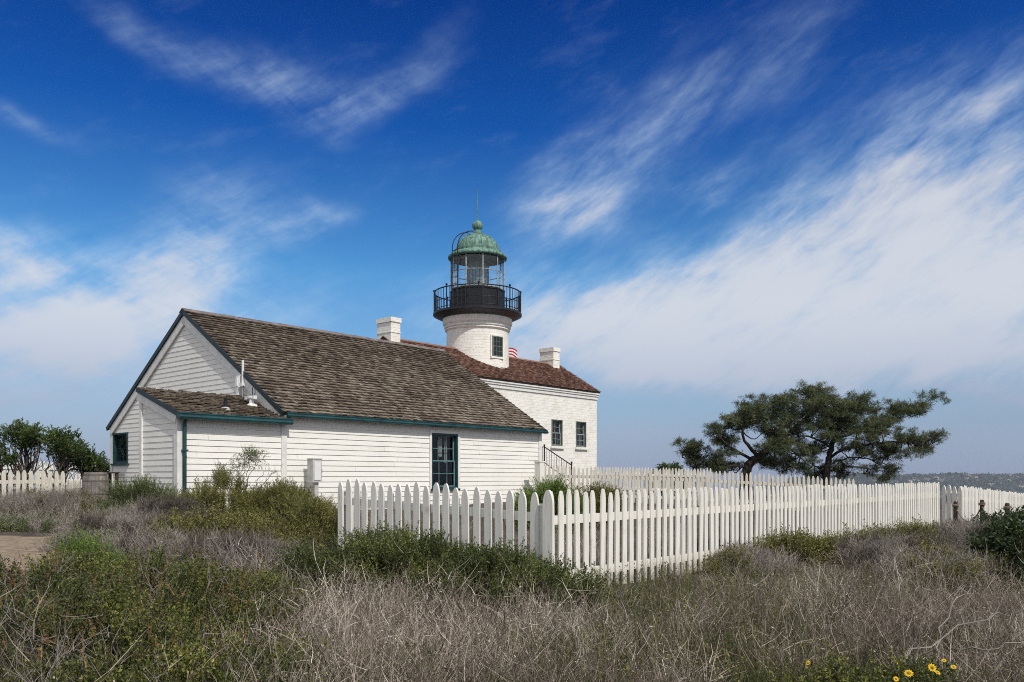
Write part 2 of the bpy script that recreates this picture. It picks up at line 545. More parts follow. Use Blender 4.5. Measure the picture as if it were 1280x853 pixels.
def zg(x, y):
    x = np.asarray(x, float); y = np.asarray(y, float)
    d2 = (x[..., None] - CP[:, 0]) ** 2 + (y[..., None] - CP[:, 1]) ** 2
    w = 1.0 / (d2 + 6.0) ** 2
    z = (w * CP[:, 2]).sum(-1) / w.sum(-1)
    z = z + .03 * np.sin(1.3 * x + .7 * y) * np.sin(.9 * y - .5 * x)
    r = np.hypot(x, y)
    t = np.clip((r - 62) / 420, 0, 1); t = t * t * (3 - 2 * t)
    return z * (1 - t) - 150 * t


def gz(x, y):
    return float(zg(np.array([x]), np.array([y]))[0])


def grid_mesh(name, verts, nr, na, mats, wrap=True):
    faces = []
    for i in range(nr - 1):
        for j in range(na if wrap else na - 1):
            a = i * na + j; b = i * na + (j + 1) % na
            faces.append((a, b, b + na, a + na))
    me = bpy.data.meshes.new(name)
    me.from_pydata([tuple(v) for v in verts], [], faces)
    for m in mats: me.materials.append(m)
    me.polygons.foreach_set('use_smooth', [True] * len(faces))
    o = bpy.data.objects.new(name, me)
    col.objects.link(o)
    return o


def m_ground():
    m, t, b = mat('dry_soil')
    g = t.node('ShaderNodeNewGeometry').outputs['Position']
    n = t.noise(g, .7, 6, .65); n2 = t.noise(g, 9, 6, .7); n3 = t.noise(g, 60, 3, .6)
    c = t.ramp(t.m('ADD', t.m('MULTIPLY', n, .5), t.m('MULTIPLY', n2, .5)), [(.3, (.030, .024, .018)), (.5, (.062, .048, .036)), (.65, (.11, .086, .062)), (.8, (.06, .058, .030))])
    c = t.mix(t.m('MULTIPLY', t.rng(n3, .5, .7), .3), c, (.20, .165, .125))
    t.put(b.inputs['Base Color'], c)
    b.inputs['Roughness'].default_value = .95
    bn = t.node('ShaderNodeBump', {'Strength': .7, 'Distance': .05, 'Height': t.m('ADD', n2, t.m('MULTIPLY', n3, .4))})
    t.l.new(bn.outputs[0], b.inputs['Normal'])
    return m


M['ground'] = m_ground()
rr = np.concatenate([np.arange(0.05, 30, .25), np.arange(30, 60, .6), np.geomspace(60, 26000, 40)])
na = 420
aa = np.linspace(0, 2 * np.pi, na, endpoint=False)
gx = (rr[:, None] * np.sin(aa)[None]).ravel(); gy = (rr[:, None] * np.cos(aa)[None]).ravel()
gv = np.stack([gx, gy, zg(gx, gy)], 1)
tag(grid_mesh('ground', gv, len(rr), na, [M['ground']]), kind='structure')

# sea, far below the headland
m, t, b = mat('pacific_water')
pos = t.node('ShaderNodeNewGeometry').outputs['Position']
b.inputs['Base Color'].default_value = (.02, .05, .085, 1)
b.inputs['Roughness'].default_value = .25
bn = t.node('ShaderNodeBump', {'Strength': .4, 'Distance': 1.0, 'Height': t.noise(pos, .08, 6, .6)})
t.l.new(bn.outputs[0], b.inputs['Normal'])
M['sea'] = m
rs = np.geomspace(150, 25000, 30)
sx = (rs[:, None] * np.sin(aa)[None]).ravel(); sy = (rs[:, None] * np.cos(aa)[None]).ravel()
tag(grid_mesh('sea', np.stack([sx, sy, np.full_like(sx, -118.0)], 1), len(rs), na, [M['sea']]), kind='structure')

# wooded hills over the water
M['hill'] = simple('far_scrub', (.085, .095, .065), .95, .25, .004, 0)
hx = np.linspace(900, 5600, 120); hy = np.linspace(4300, 6200, 16)
hv = []
for j, Y in enumerate(hy):
    for X in hx:
        k = X / Y
        ridge = np.interp(k, [.2, .28, .34, .40, .47, .55, .62, .75, .9], [-125, -60, -12, 6, 4, 10, 2, 18, -20])
        prof = math.exp(-((Y - 5400) / 700.0) ** 2) if Y < 5400 else 1 - .3 * (Y - 5400) / 800
        h = -125 + (ridge + 125) * prof + 5 * math.sin(X * .011 + Y * .004) * prof + 3 * math.sin(X * .031 - Y * .01)
        hv.append((X, Y, h))
hill = grid_mesh('far_hills', np.array(hv), len(hy), len(hx), [M['hill']], wrap=False)
tag(hill, kind='structure')
hva = np.array(hv).reshape(len(hy), len(hx), 3)


def hill_z(X, Y):
    i = np.interp(Y, hy, np.arange(len(hy))); j = np.interp(X, hx, np.arange(len(hx)))
    i0 = min(int(i), len(hy) - 2); j0 = min(int(j), len(hx) - 2)
    a, c = i - i0, j - j0
    q = hva[i0:i0 + 2, j0:j0 + 2, 2]
    return float(q[0, 0] * (1 - a) * (1 - c) + q[0, 1] * (1 - a) * c + q[1, 0] * a * (1 - c) + q[1, 1] * a * c)


# ------------------------------------------------------------------ vegetation engine
class Tm:
    """a sprig template: quads only, with a material index per face"""
    def __init__(s):
        s.v, s.f, s.m = [], [], []

    def ribbon(s, pts, w, side, mi=0):
        side = np.asarray(side, float)
        i = len(s.v); n = len(pts)
        for k, p in enumerate(pts):
            ww = w[k] if not np.isscalar(w) else w * (1 - .75 * k / (n - 1))
            s.v.append(np.asarray(p) - side * ww / 2); s.v.append(np.asarray(p) + side * ww / 2)
        for k in range(n - 1):
            a = i + 2 * k
            s.f.append((a, a + 1, a + 3, a + 2)); s.m.append(mi)

    def leaf(s, p, d, nrm, ln, wd, mi=1):
        """a folded diamond leaf"""
        p, d, nrm = (np.asarray(q, float) for q in (p, d, nrm))
        d = d / (np.linalg.norm(d) + 1e-9)
        sd = np.cross(d, nrm); sd /= np.linalg.norm(sd) + 1e-9
        up = np.cross(sd, d)
        i = len(s.v)
        s.v += [p, p + d * ln * .55 + sd * wd / 2 + up * wd * .15, p + d * ln, p + d * ln * .55 - sd * wd / 2 + up * wd * .15]
        s.f.append((i, i + 1, i + 2, i + 3)); s.m.append(mi)

    def done(s):
        s.V = np.array(s.v); s.Fc = np.array(s.f, dtype=np.int64); s.Mi = np.array(s.m, dtype=np.int32)
        return s


def rv():
    q = rng.normal(size=3)
    return q / np.linalg.norm(q)


def curve_pts(ln, lean, n=4, wob=.12, gravity=.0):
    a = rng.uniform(0, 2 * np.pi)
    d = np.array([math.cos(a) * math.sin(lean), math.sin(a) * math.sin(lean), math.cos(lean)])
    p = np.zeros(3); out = [p]
    for k in range(n - 1):
        d = d + rng.normal(size=3) * wob + np.array([0, 0, -gravity]) * k
        d /= np.linalg.norm(d)
        p = p + d * ln / (n - 1)
        out.append(p)
    return out


def t_leafy(nl=16, ll=.035, lw=.016, ln=.30, spread=.9, stems=1):
    t = Tm()
    for _ in range(stems):
        pts = curve_pts(ln, rng.uniform(0, .25) if stems == 1 else rng.uniform(.1, .55), 4, .10)
        t.ribbon(pts, .007, rv(), 0)
        for k in range(nl):
            f = rng.uniform(.15, 1.0) * (len(pts) - 1.001); i = int(f)
            p = pts[i] + (pts[i + 1] - pts[i]) * (f - i)
            ax = pts[i + 1] - pts[i]; ax = ax / np.linalg.norm(ax)
            d = ax * rng.uniform(.3, 1.0) + rv() * spread
            s_ = rng.uniform(.7, 1.25)
            t.leaf(p, d, rv(), ll * s_, lw * s_)
    return t.done()


def t_twigs(n=5, ln=.35, w=.006, lean=.7, forks=3):
    t = Tm()
    for _ in range(n):
        pts = curve_pts(ln * rng.uniform(.6, 1.15), rng.uniform(.0, lean), 5, .22)
        t.ribbon(pts, w, rv(), 0)
        for _ in range(forks):
            i = rng.integers(1, 4)
            sub = [pts[i] + q for q in curve_pts(ln * rng.uniform(.2, .45), rng.uniform(.2, 1.1), 3, .25)]
            t.ribbon(sub, w * .7, rv(), 0)
    return t.done()


def t_grass(n=7, ln=.4, w=.006, lean=.5, g=.12, mi=0, rad=.05):
    t = Tm()
    for _ in range(n):
        off = np.array([*rng.normal(size=2) * rad, 0])
        pts = [off + p for p in curve_pts(ln * rng.uniform(.55, 1.15), rng.uniform(0, lean), 5, .10, g)]
        a = rng.uniform(0, np.pi)
        t.ribbon(pts, w, (math.cos(a), math.sin(a), 0), mi)
    return t.done()


def t_needles(n=18, ln=.2, w=.014):
    t = Tm()
    for _ in range(n):
        d = np.array([0, 0, .55]) + rv()
        t.leaf(rng.normal(size=3) * .03, d, rv(), ln * rng.uniform(.7, 1.2), w, 1)
    return t.done()


def scatter(name, tms, P, D, S, mats, parent=None, tint=None, loc=None):
    """copies of sprig templates merged into one mesh: position P, growth direction D, size S"""
    P = np.asarray(P, float); D = np.asarray(D, float); S = np.asarray(S, float)
    n = len(P)
    D = D / (np.linalg.norm(D, axis=1, keepdims=True) + 1e-9)
    h = rng.normal(size=(n, 3))
    A = np.cross(D, h); A /= np.linalg.norm(A, axis=1, keepdims=True) + 1e-9
    B = np.cross(D, A)
    tint = rng.uniform(size=n) if tint is None else tint
    pick = rng.integers(0, len(tms), n)
    vs, fs, ms, ts = [], [], [], []
    off = 0
    for k, t in enumerate(tms):
        idx = np.nonzero(pick == k)[0]
        if not len(idx): continue
        T = t.V
        w = (T[None, :, 0, None] * A[idx][:, None] + T[None, :, 1, None] * B[idx][:, None] + T[None, :, 2, None] * D[idx][:, None]) * S[idx][:, None, None] + P[idx][:, None]
        vs.append(w.reshape(-1, 3))
        fs.append((t.Fc[None] + (np.arange(len(idx)) * len(T))[:, None, None] + off).reshape(-1, 4))
        ms.append(np.tile(t.Mi, len(idx)))
        ts.append(np.repeat(tint[idx], len(T)))
        off += len(idx) * len(T)
    vs = np.concatenate(vs).astype(np.float32); fs = np.concatenate(fs).astype(np.int32); ms = np.concatenate(ms); ts = np.concatenate(ts).astype(np.float32)
    me = bpy.data.meshes.new(name)
    me.vertices.add(len(vs)); me.vertices.foreach_set('co', vs.ravel())
    me.loops.add(fs.size); me.loops.foreach_set('vertex_index', fs.ravel())
    me.polygons.add(len(fs)); me.polygons.foreach_set('loop_start', np.arange(0, fs.size, 4, dtype=np.int32))
    for m_ in mats: me.materials.append(m_)
    me.polygons.foreach_set('material_index', np.minimum(ms, len(mats) - 1).astype(np.int32))
    at = me.attributes.new('tint', 'FLOAT', 'POINT'); at.data.foreach_set('value', ts)
    me.update(calc_edges=True)
    o = bpy.data.objects.new(name, me)
    col.objects.link(o)
    if parent is not None: o.parent = parent
    if loc is not None: o.location = loc
    return o


def lumps(seed, n=7):
    r_ = np.random.default_rng(seed)
    d = r_.normal(size=(n, 3)); d /= np.linalg.norm(d, axis=1, keepdims=True)
    a = r_.uniform(-.46, .42, n)
    def f(v):
        s = np.ones(len(v))
        for k in range(n):
            s += a[k] * np.exp(-((1 - v @ d[k]) / .22) ** 2)
        return s
    return f


CL = [None]


def dome(n, rx, ry, h, seed, lo=.5, upw=.6, jit=.45, clus=0.0):
    """points in the outer shell of an uneven dome and the way growth leans there"""
    d = rng.normal(size=(n, 3)); d[:, 2] = np.abs(d[:, 2]) * 1.0
    d /= np.linalg.norm(d, axis=1, keepdims=True)
    r = lumps(seed)(d) * (lo + (1 - lo) * rng.uniform(size=n) ** .55)
    P = d * r[:, None] * np.array([rx, ry, h])
    if clus:
        # growth gathers in tufts with dark hollows between them
        m_ = max(8, int(n / 44)); c = P[:m_]
        w = rng.integers(0, m_, n)
        P = c[w] + rng.normal(size=(n, 3)) * clus * np.array([1, 1, .8]); d = d[:m_][w]
        P[:, 2] = np.maximum(P[:, 2], .02)
        CL[0] = w / m_
    N = d * np.array([1 / rx, 1 / ry, 1 / h]); N /= np.linalg.norm(N, axis=1, keepdims=True)
    D = N + np.array([0, 0, upw]) + rng.normal(size=(n, 3)) * jit
    return P, D


FOOT = []


def shrub(name, label, x, y, rx, ry, h, n, tms, mats, seed, cat='shrub', lo=.5, upw=.6, jit=.45, smin=.8, smax=1.3, twig=None, ntw=0, group=None, sink=.06, part='foliage', stem_mat=None, clus=.062):
    g = gz(x, y)
    FOOT.append((x, y, rx + .05, ry + .05))
    o = empty(name, (x, y, g), label=label, cat=cat, group=group)
    P, D = dome(n, rx, ry, h, seed, lo, upw, jit, clus)
    wcl = CL[0] if clus else None
    P[:, 2] += zg(P[:, 0] + x, P[:, 1] + y) - g - sink
    r_ = np.random.default_rng(seed + 50)
    clump = .5 + .5 * np.sin(P[:, 0] * 6.1 / max(rx, .3) + seed) * np.sin(P[:, 1] * 5.3 / max(ry, .3) + P[:, 2] * 5 + seed * 2)
    tint = np.clip(.55 * clump + .45 * r_.uniform(size=n), 0, 1)
    if wcl is not None:
        hv_ = np.modf(np.sin(wcl * 9137.0 + seed) * 4375.5)[0]; hv_ = np.abs(hv_)
        tint = np.clip(.62 * hv_ + .18 * clump + .25 * r_.uniform(size=n), 0, 1)
    scatter(part, tms, P, D, rng.uniform(smin, smax, n), mats, o, tint)
    if twig is not None and ntw:
        P, D = dome(ntw, rx * 1.0, ry * 1.0, h * 1.0, seed + 3, .35, .7, .5)
        P[:, 2] += zg(P[:, 0] + x, P[:, 1] + y) - g - sink
        scatter('twigs', twig, P, D, rng.uniform(.8, 1.3, ntw), [M['twig']], o)
    # woody stems from the root to the crown
    mb = MB()
    for k in range(5):
        a = r_.uniform(0, 6.28); q = np.array([math.cos(a) * rx * .45, math.sin(a) * ry * .45, h * .6])
        mb.tube([(0, 0, -.1), q * .5 + r_.normal(size=3) * .03, q], [.022, .015, .006], 5)
    mb.build('stem', M['bark_grey'], o)
    return o


M['twig'] = simple('bleached_twigs', (.34, .30, .265), .9, .2, 3)
M['green'] = m_leaf('dark_green_leaves', [(.08, (.016, .026, .007)), (.44, (.058, .076, .015)), (.74, (.17, .185, .036)), (.95, (.37, .34, .085))])
M['bush'] = m_leaf('deep_green_leaves', [(.08, (.014, .024, .007)), (.48, (.060, .085, .018)), (.90, (.22, .24, .062))])
M['shaded_bush'] = m_leaf('shaded_green_leaves', [(.1, (.012, .022, .010)), (.5, (.030, .050, .018)), (.92, (.075, .10, .035))])  # darker copy of the bush leaves, shadow side put into the colour
M['fresh'] = m_leaf('fresh_green_leaves', [(.1, (.045, .085, .012)), (.5, (.12, .20, .030)), (.9, (.22, .31, .06))])
M['olive'] = m_leaf('olive_leaves', [(.1, (.060, .060, .014)), (.5, (.15, .15, .035)), (.9, (.28, .26, .085))])
M['sagegreen'] = m_leaf('pale_green_leaves', [(.1, (.06, .085, .03)), (.5, (.13, .165, .06)), (.9, (.21, .24, .10))])
M['needle'] = m_leaf('pine_needles', [(.08, (.022, .032, .014)), (.5, (.075, .095, .040)), (.92, (.19, .205, .10))], .15)
M['cypress'] = m_leaf('cypress_leaves', [(.1, (.012, .026, .007)), (.5, (.042, .074, .016)), (.92, (.12, .165, .04))], .15)
M['straw'] = m_leaf('dry_straw', [(.14, (.034, .025, .019)), (.38, (.115, .088, .066)), (.60, (.33, .27, .215)), (.90, (.72, .65, .56))], .06, .7)
M['rust'] = m_leaf('rusty_seedheads', [(.1, (.10, .055, .025)), (.6, (.20, .115, .05)), (.95, (.31, .22, .10))], .2, .7)
M['weed'] = m_leaf('olive_blades', [(.1, (.035, .045, .014)), (.5, (.09, .10, .03)), (.95, (.20, .20, .075))], .3)

# ------------------------------------------------------------------ clapboard cottage
CX, CY, CG = -5.443, 20.0, -.78
L_, W_, D_, w_ = 9.626, 9.188, 2.579, 1.707
ZE, ZR, OE, OG = 1.553, 4.576, .173, .08
SL = (ZR - ZE) / (W_ / 2 + OE)
cot = empty('clapboard_cottage', (CX, CY, CG), TH, label='long white clapboard cottage with weathered shake roof and teal gutters', cat='house')
aU, aV = np.array([1.0, 0, 0]), np.array([0, 1.0, 0])


def clap(mb, org, ax, nrm, z0, z1, ext, e=.133, holes=(), out=.018):
    """lapped boards; ext(z) gives the two ends of the wall at height z; holes are (a0, a1, z0, z1)"""
    org, ax, nrm = (np.asarray(q, float) for q in (org, ax, nrm))
    z = z0
    while z < z1 - 1e-4:
        zt = min(z + e, z1)
        cuts = sorted({z, zt, *[q for h in holes for q in (h[2], h[3]) if z < q < zt]})
        for za, zb in zip(cuts, cuts[1:]):
            oa = out * (1 - (za - z) / e) + .003; ob = out * (1 - (zb - z) / e) + .003
            (a0, a1), (b0, b1) = ext(za), ext(zb)
            segs = [((a0, a1), (b0, b1))]
            for h in holes:
                if h[2] < (za + zb) / 2 < h[3]:
                    new = []
                    for (p0, p1), (q0, q1) in segs:
                        if h[0] > p0 and h[0] < p1: new.append(((p0, h[0]), (q0, h[0])))
                        if h[1] < p1 and h[1] > p0: new.append(((h[1], p1), (h[1], q1)))
                        if h[1] <= p0 or h[0] >= p1: new.append(((p0, p1), (q0, q1)))
                    segs = new
            cut_ = []
            for (p0, p1), (q0, q1) in segs:
                j = max(p0, q0) + random.uniform(.4, 3.6)
                while j < min(p1, q1) - .25:
                    cut_.append(((p0, j - .0015), (q0, j - .0015))); p0 = q0 = j + .0015
                    j += random.uniform(2.4, 4.2)
                cut_.append(((p0, p1), (q0, q1)))
            for (p0, p1), (q0, q1) in cut_:
                if p1 - p0 < .01 and q1 - q0 < .01: continue
                f = lambda a, zz, o: org + ax * a + nrm * o + Z * zz
                i = len(mb.v)
                w0 = random.uniform(-.003, .003)
                mb.v += [tuple(q) for q in (f(p0, za, oa), f(p1, za, oa + w0), f(q1, zb, ob), f(q0, zb, ob), f(p0, za, -.0), f(p1, za, -.0))]
                mb.f += [(i, i + 1, i + 2, i + 3), (i + 4, i + 5, i + 1, i)]
                mb.m += [0, 0]
        z = zt


def window(parent, org, ax, nrm, a0, a1, z0, z1, cols, rows, fm, sm, dz, depth=.10, double=True, sill=True, glass='glass', jamb=.05, casing=0.0):
    """a recessed sash window: frame part with sash, glass and sill sub-parts"""
    org, ax, nrm = (np.asarray(q, float) for q in (org, ax, nrm))
    f = lambda a, zz, o: org + ax * a + nrm * o + Z * zz
    mb = MB(); am, zm = (a0 + a1) / 2, (z0 + z1) / 2
    W2, H2 = (a1 - a0) / 2, (z1 - z0) / 2
    dm = (.035 - depth) / 2; dh = (.035 + depth) / 2
    mb.obox(f(a0 + jamb / 2, zm, dm), ax, nrm, Z, jamb / 2, dh, H2)
    mb.obox(f(a1 - jamb / 2, zm, dm), ax, nrm, Z, jamb / 2, dh, H2)
    mb.obox(f(am, z1 - jamb / 2, dm), ax, nrm, Z, W2 - jamb, dh - .002, jamb / 2)
    mb.obox(f(am, z0 + jamb / 2, dm), ax, nrm, Z, W2 - jamb, dh - .002, jamb / 2)
    w = mb.build('window', fm, parent, dz)
    if casing:
        mb = MB()
        mb.obox(f(a0 - casing / 2 - .001, zm, .022), ax, nrm, Z, casing / 2, .024, H2 + casing)
        mb.obox(f(a1 + casing / 2 + .001, zm, .022), ax, nrm, Z, casing / 2, .024, H2 + casing)
        mb.obox(f(am, z1 + casing / 2 + .001, .020), ax, nrm, Z, W2, .024, casing / 2)
        mb.build('casing', M['trim'], w, dz)
    ins0, ins1 = a0 + jamb, a1 - jamb
    halves = [(z0 + jamb, zm + .02, -depth * .45), (zm - .02, z1 - jamb, -depth * .75)] if double else [(z0 + jamb, z1 - jamb, -depth * .6)]
    st, br = .035, .016
    for (h0, h1, o_) in halves:
        mb = MB(); hm = (h0 + h1) / 2
        for a in (ins0 + st / 2, ins1 - st / 2): mb.obox(f(a, hm, o_), ax, nrm, Z, st / 2, .015, (h1 - h0) / 2)
        for zz in (h0 + st / 2, h1 - st / 2): mb.obox(f(am, zz, o_), ax, nrm, Z, (ins1 - ins0) / 2 - st, .014, st / 2)
        r2 = rows // 2 if double else rows
        for k in range(1, cols): mb.obox(f(ins0 + (ins1 - ins0) * k / cols, hm, o_), ax, nrm, Z, br / 2, .012, (h1 - h0) / 2 - st)
        for k in range(1, r2): mb.obox(f(am, h0 + (h1 - h0) * k / r2, o_), ax, nrm, Z, (ins1 - ins0) / 2 - st, .011, br / 2)
        mb.build('sash', sm, w, dz)
        mb = MB()
        mb.obox(f(am, hm, o_ - .004), ax, nrm, Z, (ins1 - ins0) / 2 - st + .004, .002, (h1 - h0) / 2 - st + .004)
        mb.build('pane', M[glass], w, dz)
    if sill:
        mb = MB(); mb.obox(f(am, z0 - .030, .03), ax, nrm, Z, W2 + .05, .055, .028)
        mb.build('sill', fm, w, dz)
    return w


def shakes(mb, org, ax, sl, nrm, ulen, slen, exp_=.160, wmin=.08, wmax=.16, th=.022, mi=0, skip=None):
    """courses of split shakes laid on a roof plane from the eave up"""
    org, ax, sl, nrm = (np.asarray(q, float) for q in (org, ax, sl, nrm))
    nrow = int(math.ceil(slen / exp_))
    for i in range(nrow):
        s0 = i * exp_
        u = -random.uniform(0, .1)
        while u < ulen:
            wd = random.uniform(wmin, wmax)
            ua, ub = max(u, 0), min(u + wd - random.uniform(.004, .020), ulen)
            u += wd
            if ub - ua < .03: continue
            if skip and skip((ua + ub) / 2, s0): continue
            sa = max(s0 + random.uniform(-.022, .016), -.03); sb = min(s0 + exp_ * 1.18, slen)
            if sb - sa < .03: continue
            t0 = th * random.uniform(.75, 1.5); tilt = random.uniform(-.004, .004)
            lift = random.uniform(.016, .032)
            f = lambda a, s_, h: tuple(org + ax * a + sl * s_ + nrm * h)
            k = len(mb.v)
            mb.v += [f(ua, sa, lift), f(ub, sa, lift), f(ua, sa, lift + t0 + tilt), f(ub, sa, lift + t0 - tilt), f(ua, sb, .004), f(ub, sb, .004), f(ua, sb, .0), f(ub, sb, .0)]
            mb.f += [(k, k + 1, k + 3, k + 2), (k + 2, k + 3, k + 5, k + 4), (k, k + 2, k + 4, k + 6), (k + 1, k + 7, k + 5, k + 3), (k + 1, k, k + 6, k + 7)]
            mb.m += [mi] * 5


def rake_ext(lo_, hi_, zf):
    return lambda z: (lo_, hi_)


WIN1 = (4.81, 5.85, -.29, 1.27)           # long wall window
WIN2 = (8.06, 9.06, .45, 1.38)            # gable window
ZB = -1.15
# walls
mb = MB()
zt0 = ZE + OE * SL - .13
zroofl = lambda v: ZE + (v + OE) * SL - .12
clap(mb, (0, 0, 0), aU, -aV, ZB, zt0, lambda z: (0.0, L_), holes=[WIN1], out=.017)
gab = lambda z: (max(0.0, (z + .12 - ZE) / SL - OE), min(W_, W_ + OE - (z + .12 - ZE) / SL))
clap(mb, (0, 0, 0), aV, -aU, ZB, ZR - .14, gab, holes=[WIN2], out=.011)
clap(mb, (L_, 0, 0), aV, aU, ZB, ZR - .14, gab)
clap(mb, (0, W_, 0), aU, aV, ZB, zt0, lambda z: (0.0, L_))
mb.build('wall', M['siding'], cot, -CG)
# lean-to walls
LE, LT = 1.394, 2.03
SL2 = (LT - LE) / (w_ + OE)
mb = MB()
clap(mb, (-D_, 0, 0), aU, -aV, ZB, LE + OE * SL2 - .1, lambda z: (0.0, D_), out=.017)
lext = lambda z: (max(0.0, (z + .09 - LE) / SL2 - OE), w_)
clap(mb, (-D_, 0, 0), aV, -aU, ZB, LT - .10, lext, e=.130, out=.011)
clap(mb, (-D_, w_, 0), aU, aV, ZB, LT - .10, lambda z: (0.0, D_))
mb.build('lean_to_wall', M['siding'], cot, -CG)
# roof
sd1 = np.array([0, 1, SL]) / math.hypot(1, SL); nm1 = np.array([0, -SL, 1]) / math.hypot(1, SL)
sd2 = np.array([0, -1, SL]) / math.hypot(1, SL); nm2 = np.array([0, SL, 1]) / math.hypot(1, SL)
SLEN = (W_ / 2 + OE) * math.hypot(1, SL)
mb = MB()
shakes(mb, (-OG, -OE, ZE), aU, sd1, nm1, L_ + 2 * OG, SLEN)
shakes(mb, (-OG, W_ + OE, ZE), aU, sd2, nm2, L_ + 2 * OG, SLEN)
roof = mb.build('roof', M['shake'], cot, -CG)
mb = MB()
for (y0, sd, nm) in ((-OE, sd1, nm1), (W_ + OE, sd2, nm2)):
    c = np.array([L_ / 2, y0, ZE]) + sd * (SLEN / 2 - .01) - nm * .045
    mb.obox(c, aU, sd, nm, L_ / 2 + OG - .02, SLEN / 2 - .02, .038)
mb.build('sheathing', M['slab'], roof, -CG)
mb = MB()
u = -OG - .02
while u < L_ + OG:
    ln = random.uniform(.34, .42)
    for sd, nm in ((sd1, nm1), (sd2, nm2)):
        c = np.array([u + ln / 2, W_ / 2, ZR + .02]) - sd * .085 + nm * random.uniform(.018, .03)
        mb.obox(c, aU, sd, nm, min(ln, L_ + OG - u) / 2 + .01, .095, .012)
    u += ln
mb.build('ridge_cap', M['cap'], roof, -CG)
# dark edge and pale barge boards along the gables
for ue, sg in ((-OG, -1), (L_ + OG, 1)):
    for (y0, sd, nm) in ((-OE, sd1, nm1), (W_ + OE, sd2, nm2)):
        mb, mb2 = MB(), MB()
        c = np.array([ue + sg * .012, y0, ZE]) + sd * SLEN / 2 - nm * .04
        mb.obox(c, aU, sd, nm, .014, SLEN / 2 + .01, .058)
        c = np.array([ue - sg * .035, y0, ZE]) + sd * (SLEN / 2) - nm * .215
        mb2.obox(c, aU, sd, nm, .02, SLEN / 2 - .10, .11)
        mb.build('rake_edge', M['dkteal'], cot, -CG)
        mb2.build('barge_board', M['trim'], cot, -CG)
# lean-to roof
s3 = np.array([0, 1, SL2]) / math.hypot(1, SL2); n3 = np.array([0, -SL2, 1]) / math.hypot(1, SL2)
SL3 = (w_ + OE + .03) * math.hypot(1, SL2)
mb = MB()
shakes(mb, (-D_ - OG, -OE, LE), aU, s3, n3, D_ + OG - .035, SL3, exp_=.15)
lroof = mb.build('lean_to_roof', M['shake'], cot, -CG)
mb = MB()
mb.obox(np.array([-D_ / 2, -OE, LE]) + s3 * SL3 / 2 - n3 * .04, aU, s3, n3, D_ / 2 + OG - .02, SL3 / 2 - .01, .034)
mb.build('sheathing', M['slab'], lroof, -CG)
mb = MB()
mb.obox(np.array([-D_ - OG - .012, -OE, LE]) + s3 * SL3 / 2 - n3 * .03, aU, s3, n3, .014, SL3 / 2, .05)
mb.build('rake_edge', M['dkteal'], lroof, -CG)
mb = MB()
mb.obox(np.array([-D_ - .045, -OE, LE]) + s3 * (SL3 / 2 + .05) - n3 * .175, aU, s3, n3, .02, SL3 / 2 - .06, .09)
mb.build('barge_board', M['trim'], lroof, -CG)
mb = MB()
mb.obox(np.array([-D_ / 2 - OG / 2, -OE, LE]) + s3 * SL3 + n3 * .02, aU, s3, n3, D_ / 2 + OG / 2 - .03, .04, .012)
mb.obox(np.array([-.012, -OE, LE]) + s3 * SL3 / 2 + n3 * .05, aU, s3, n3, .012, SL3 / 2, .035)
mb.build('flashing', M['boxgrey'], lroof, -CG)
# gutters: a trough with rolled lip
def gutter(u0, u1, v, zt, h, w):
    prof = [(0, 0), (-w * .55, 0), (-w * .72, -h * .12), (-w * .66, -h * .3), (-w * .9, -h * .45), (-w, -h * .62), (-w * .92, -h * .9), (-w * .7, -h), (0, -h)]
    mb = MB()
    mb.prism(prof, ((u0 + u1) / 2, v, zt), aV, Z, aU, (u1 - u0) / 2)
    return mb
gutter(-.02, L_ + OG + .03, -OE + .03, ZE + .005, .125, .13).build('gutter', M['teal'], cot, -CG)
gutter(-D_ - OG - .03, .12, -OE + .03, LE + .01, .15, .14).build('gutter', M['teal'], cot, -CG)
mb = MB()
mb.tube([(-D_ + .10, -OE + .0, LE - .1), (-D_ + .10, -.09, LE - .22), (-D_ + .10, -.085, ZB)], .042, 8)
for zz in (.6, -.3): mb.box(-D_ + .04, -D_ + .16, -.14, -.05, zz - .015, zz + .015)
mb.build('downspout', M['teal'], cot, -CG)
# corner boards
def corner(x0, x1, y0, y1, zt):
    mb = MB(); mb.box(x0, x1, y0, y1, ZB, zt)
    mb.build('corner_board', M['trim'], cot, -CG)
corner(L_ - .11, L_ + .042, -.042, .11, zt0 - .01)
corner(-D_ - .042, -D_ + .11, -.042, .11, LE - .06)
corner(-.042, .11, W_ - .11, W_ + .042, zt0 - .02)
corner(-.045, .10, -.042, -.002, zt0 - .02)                 # seam between lean-to and long wall
corner(-D_ - .044, -D_ + .02, w_ - .10, w_ + .02, LT - .22)
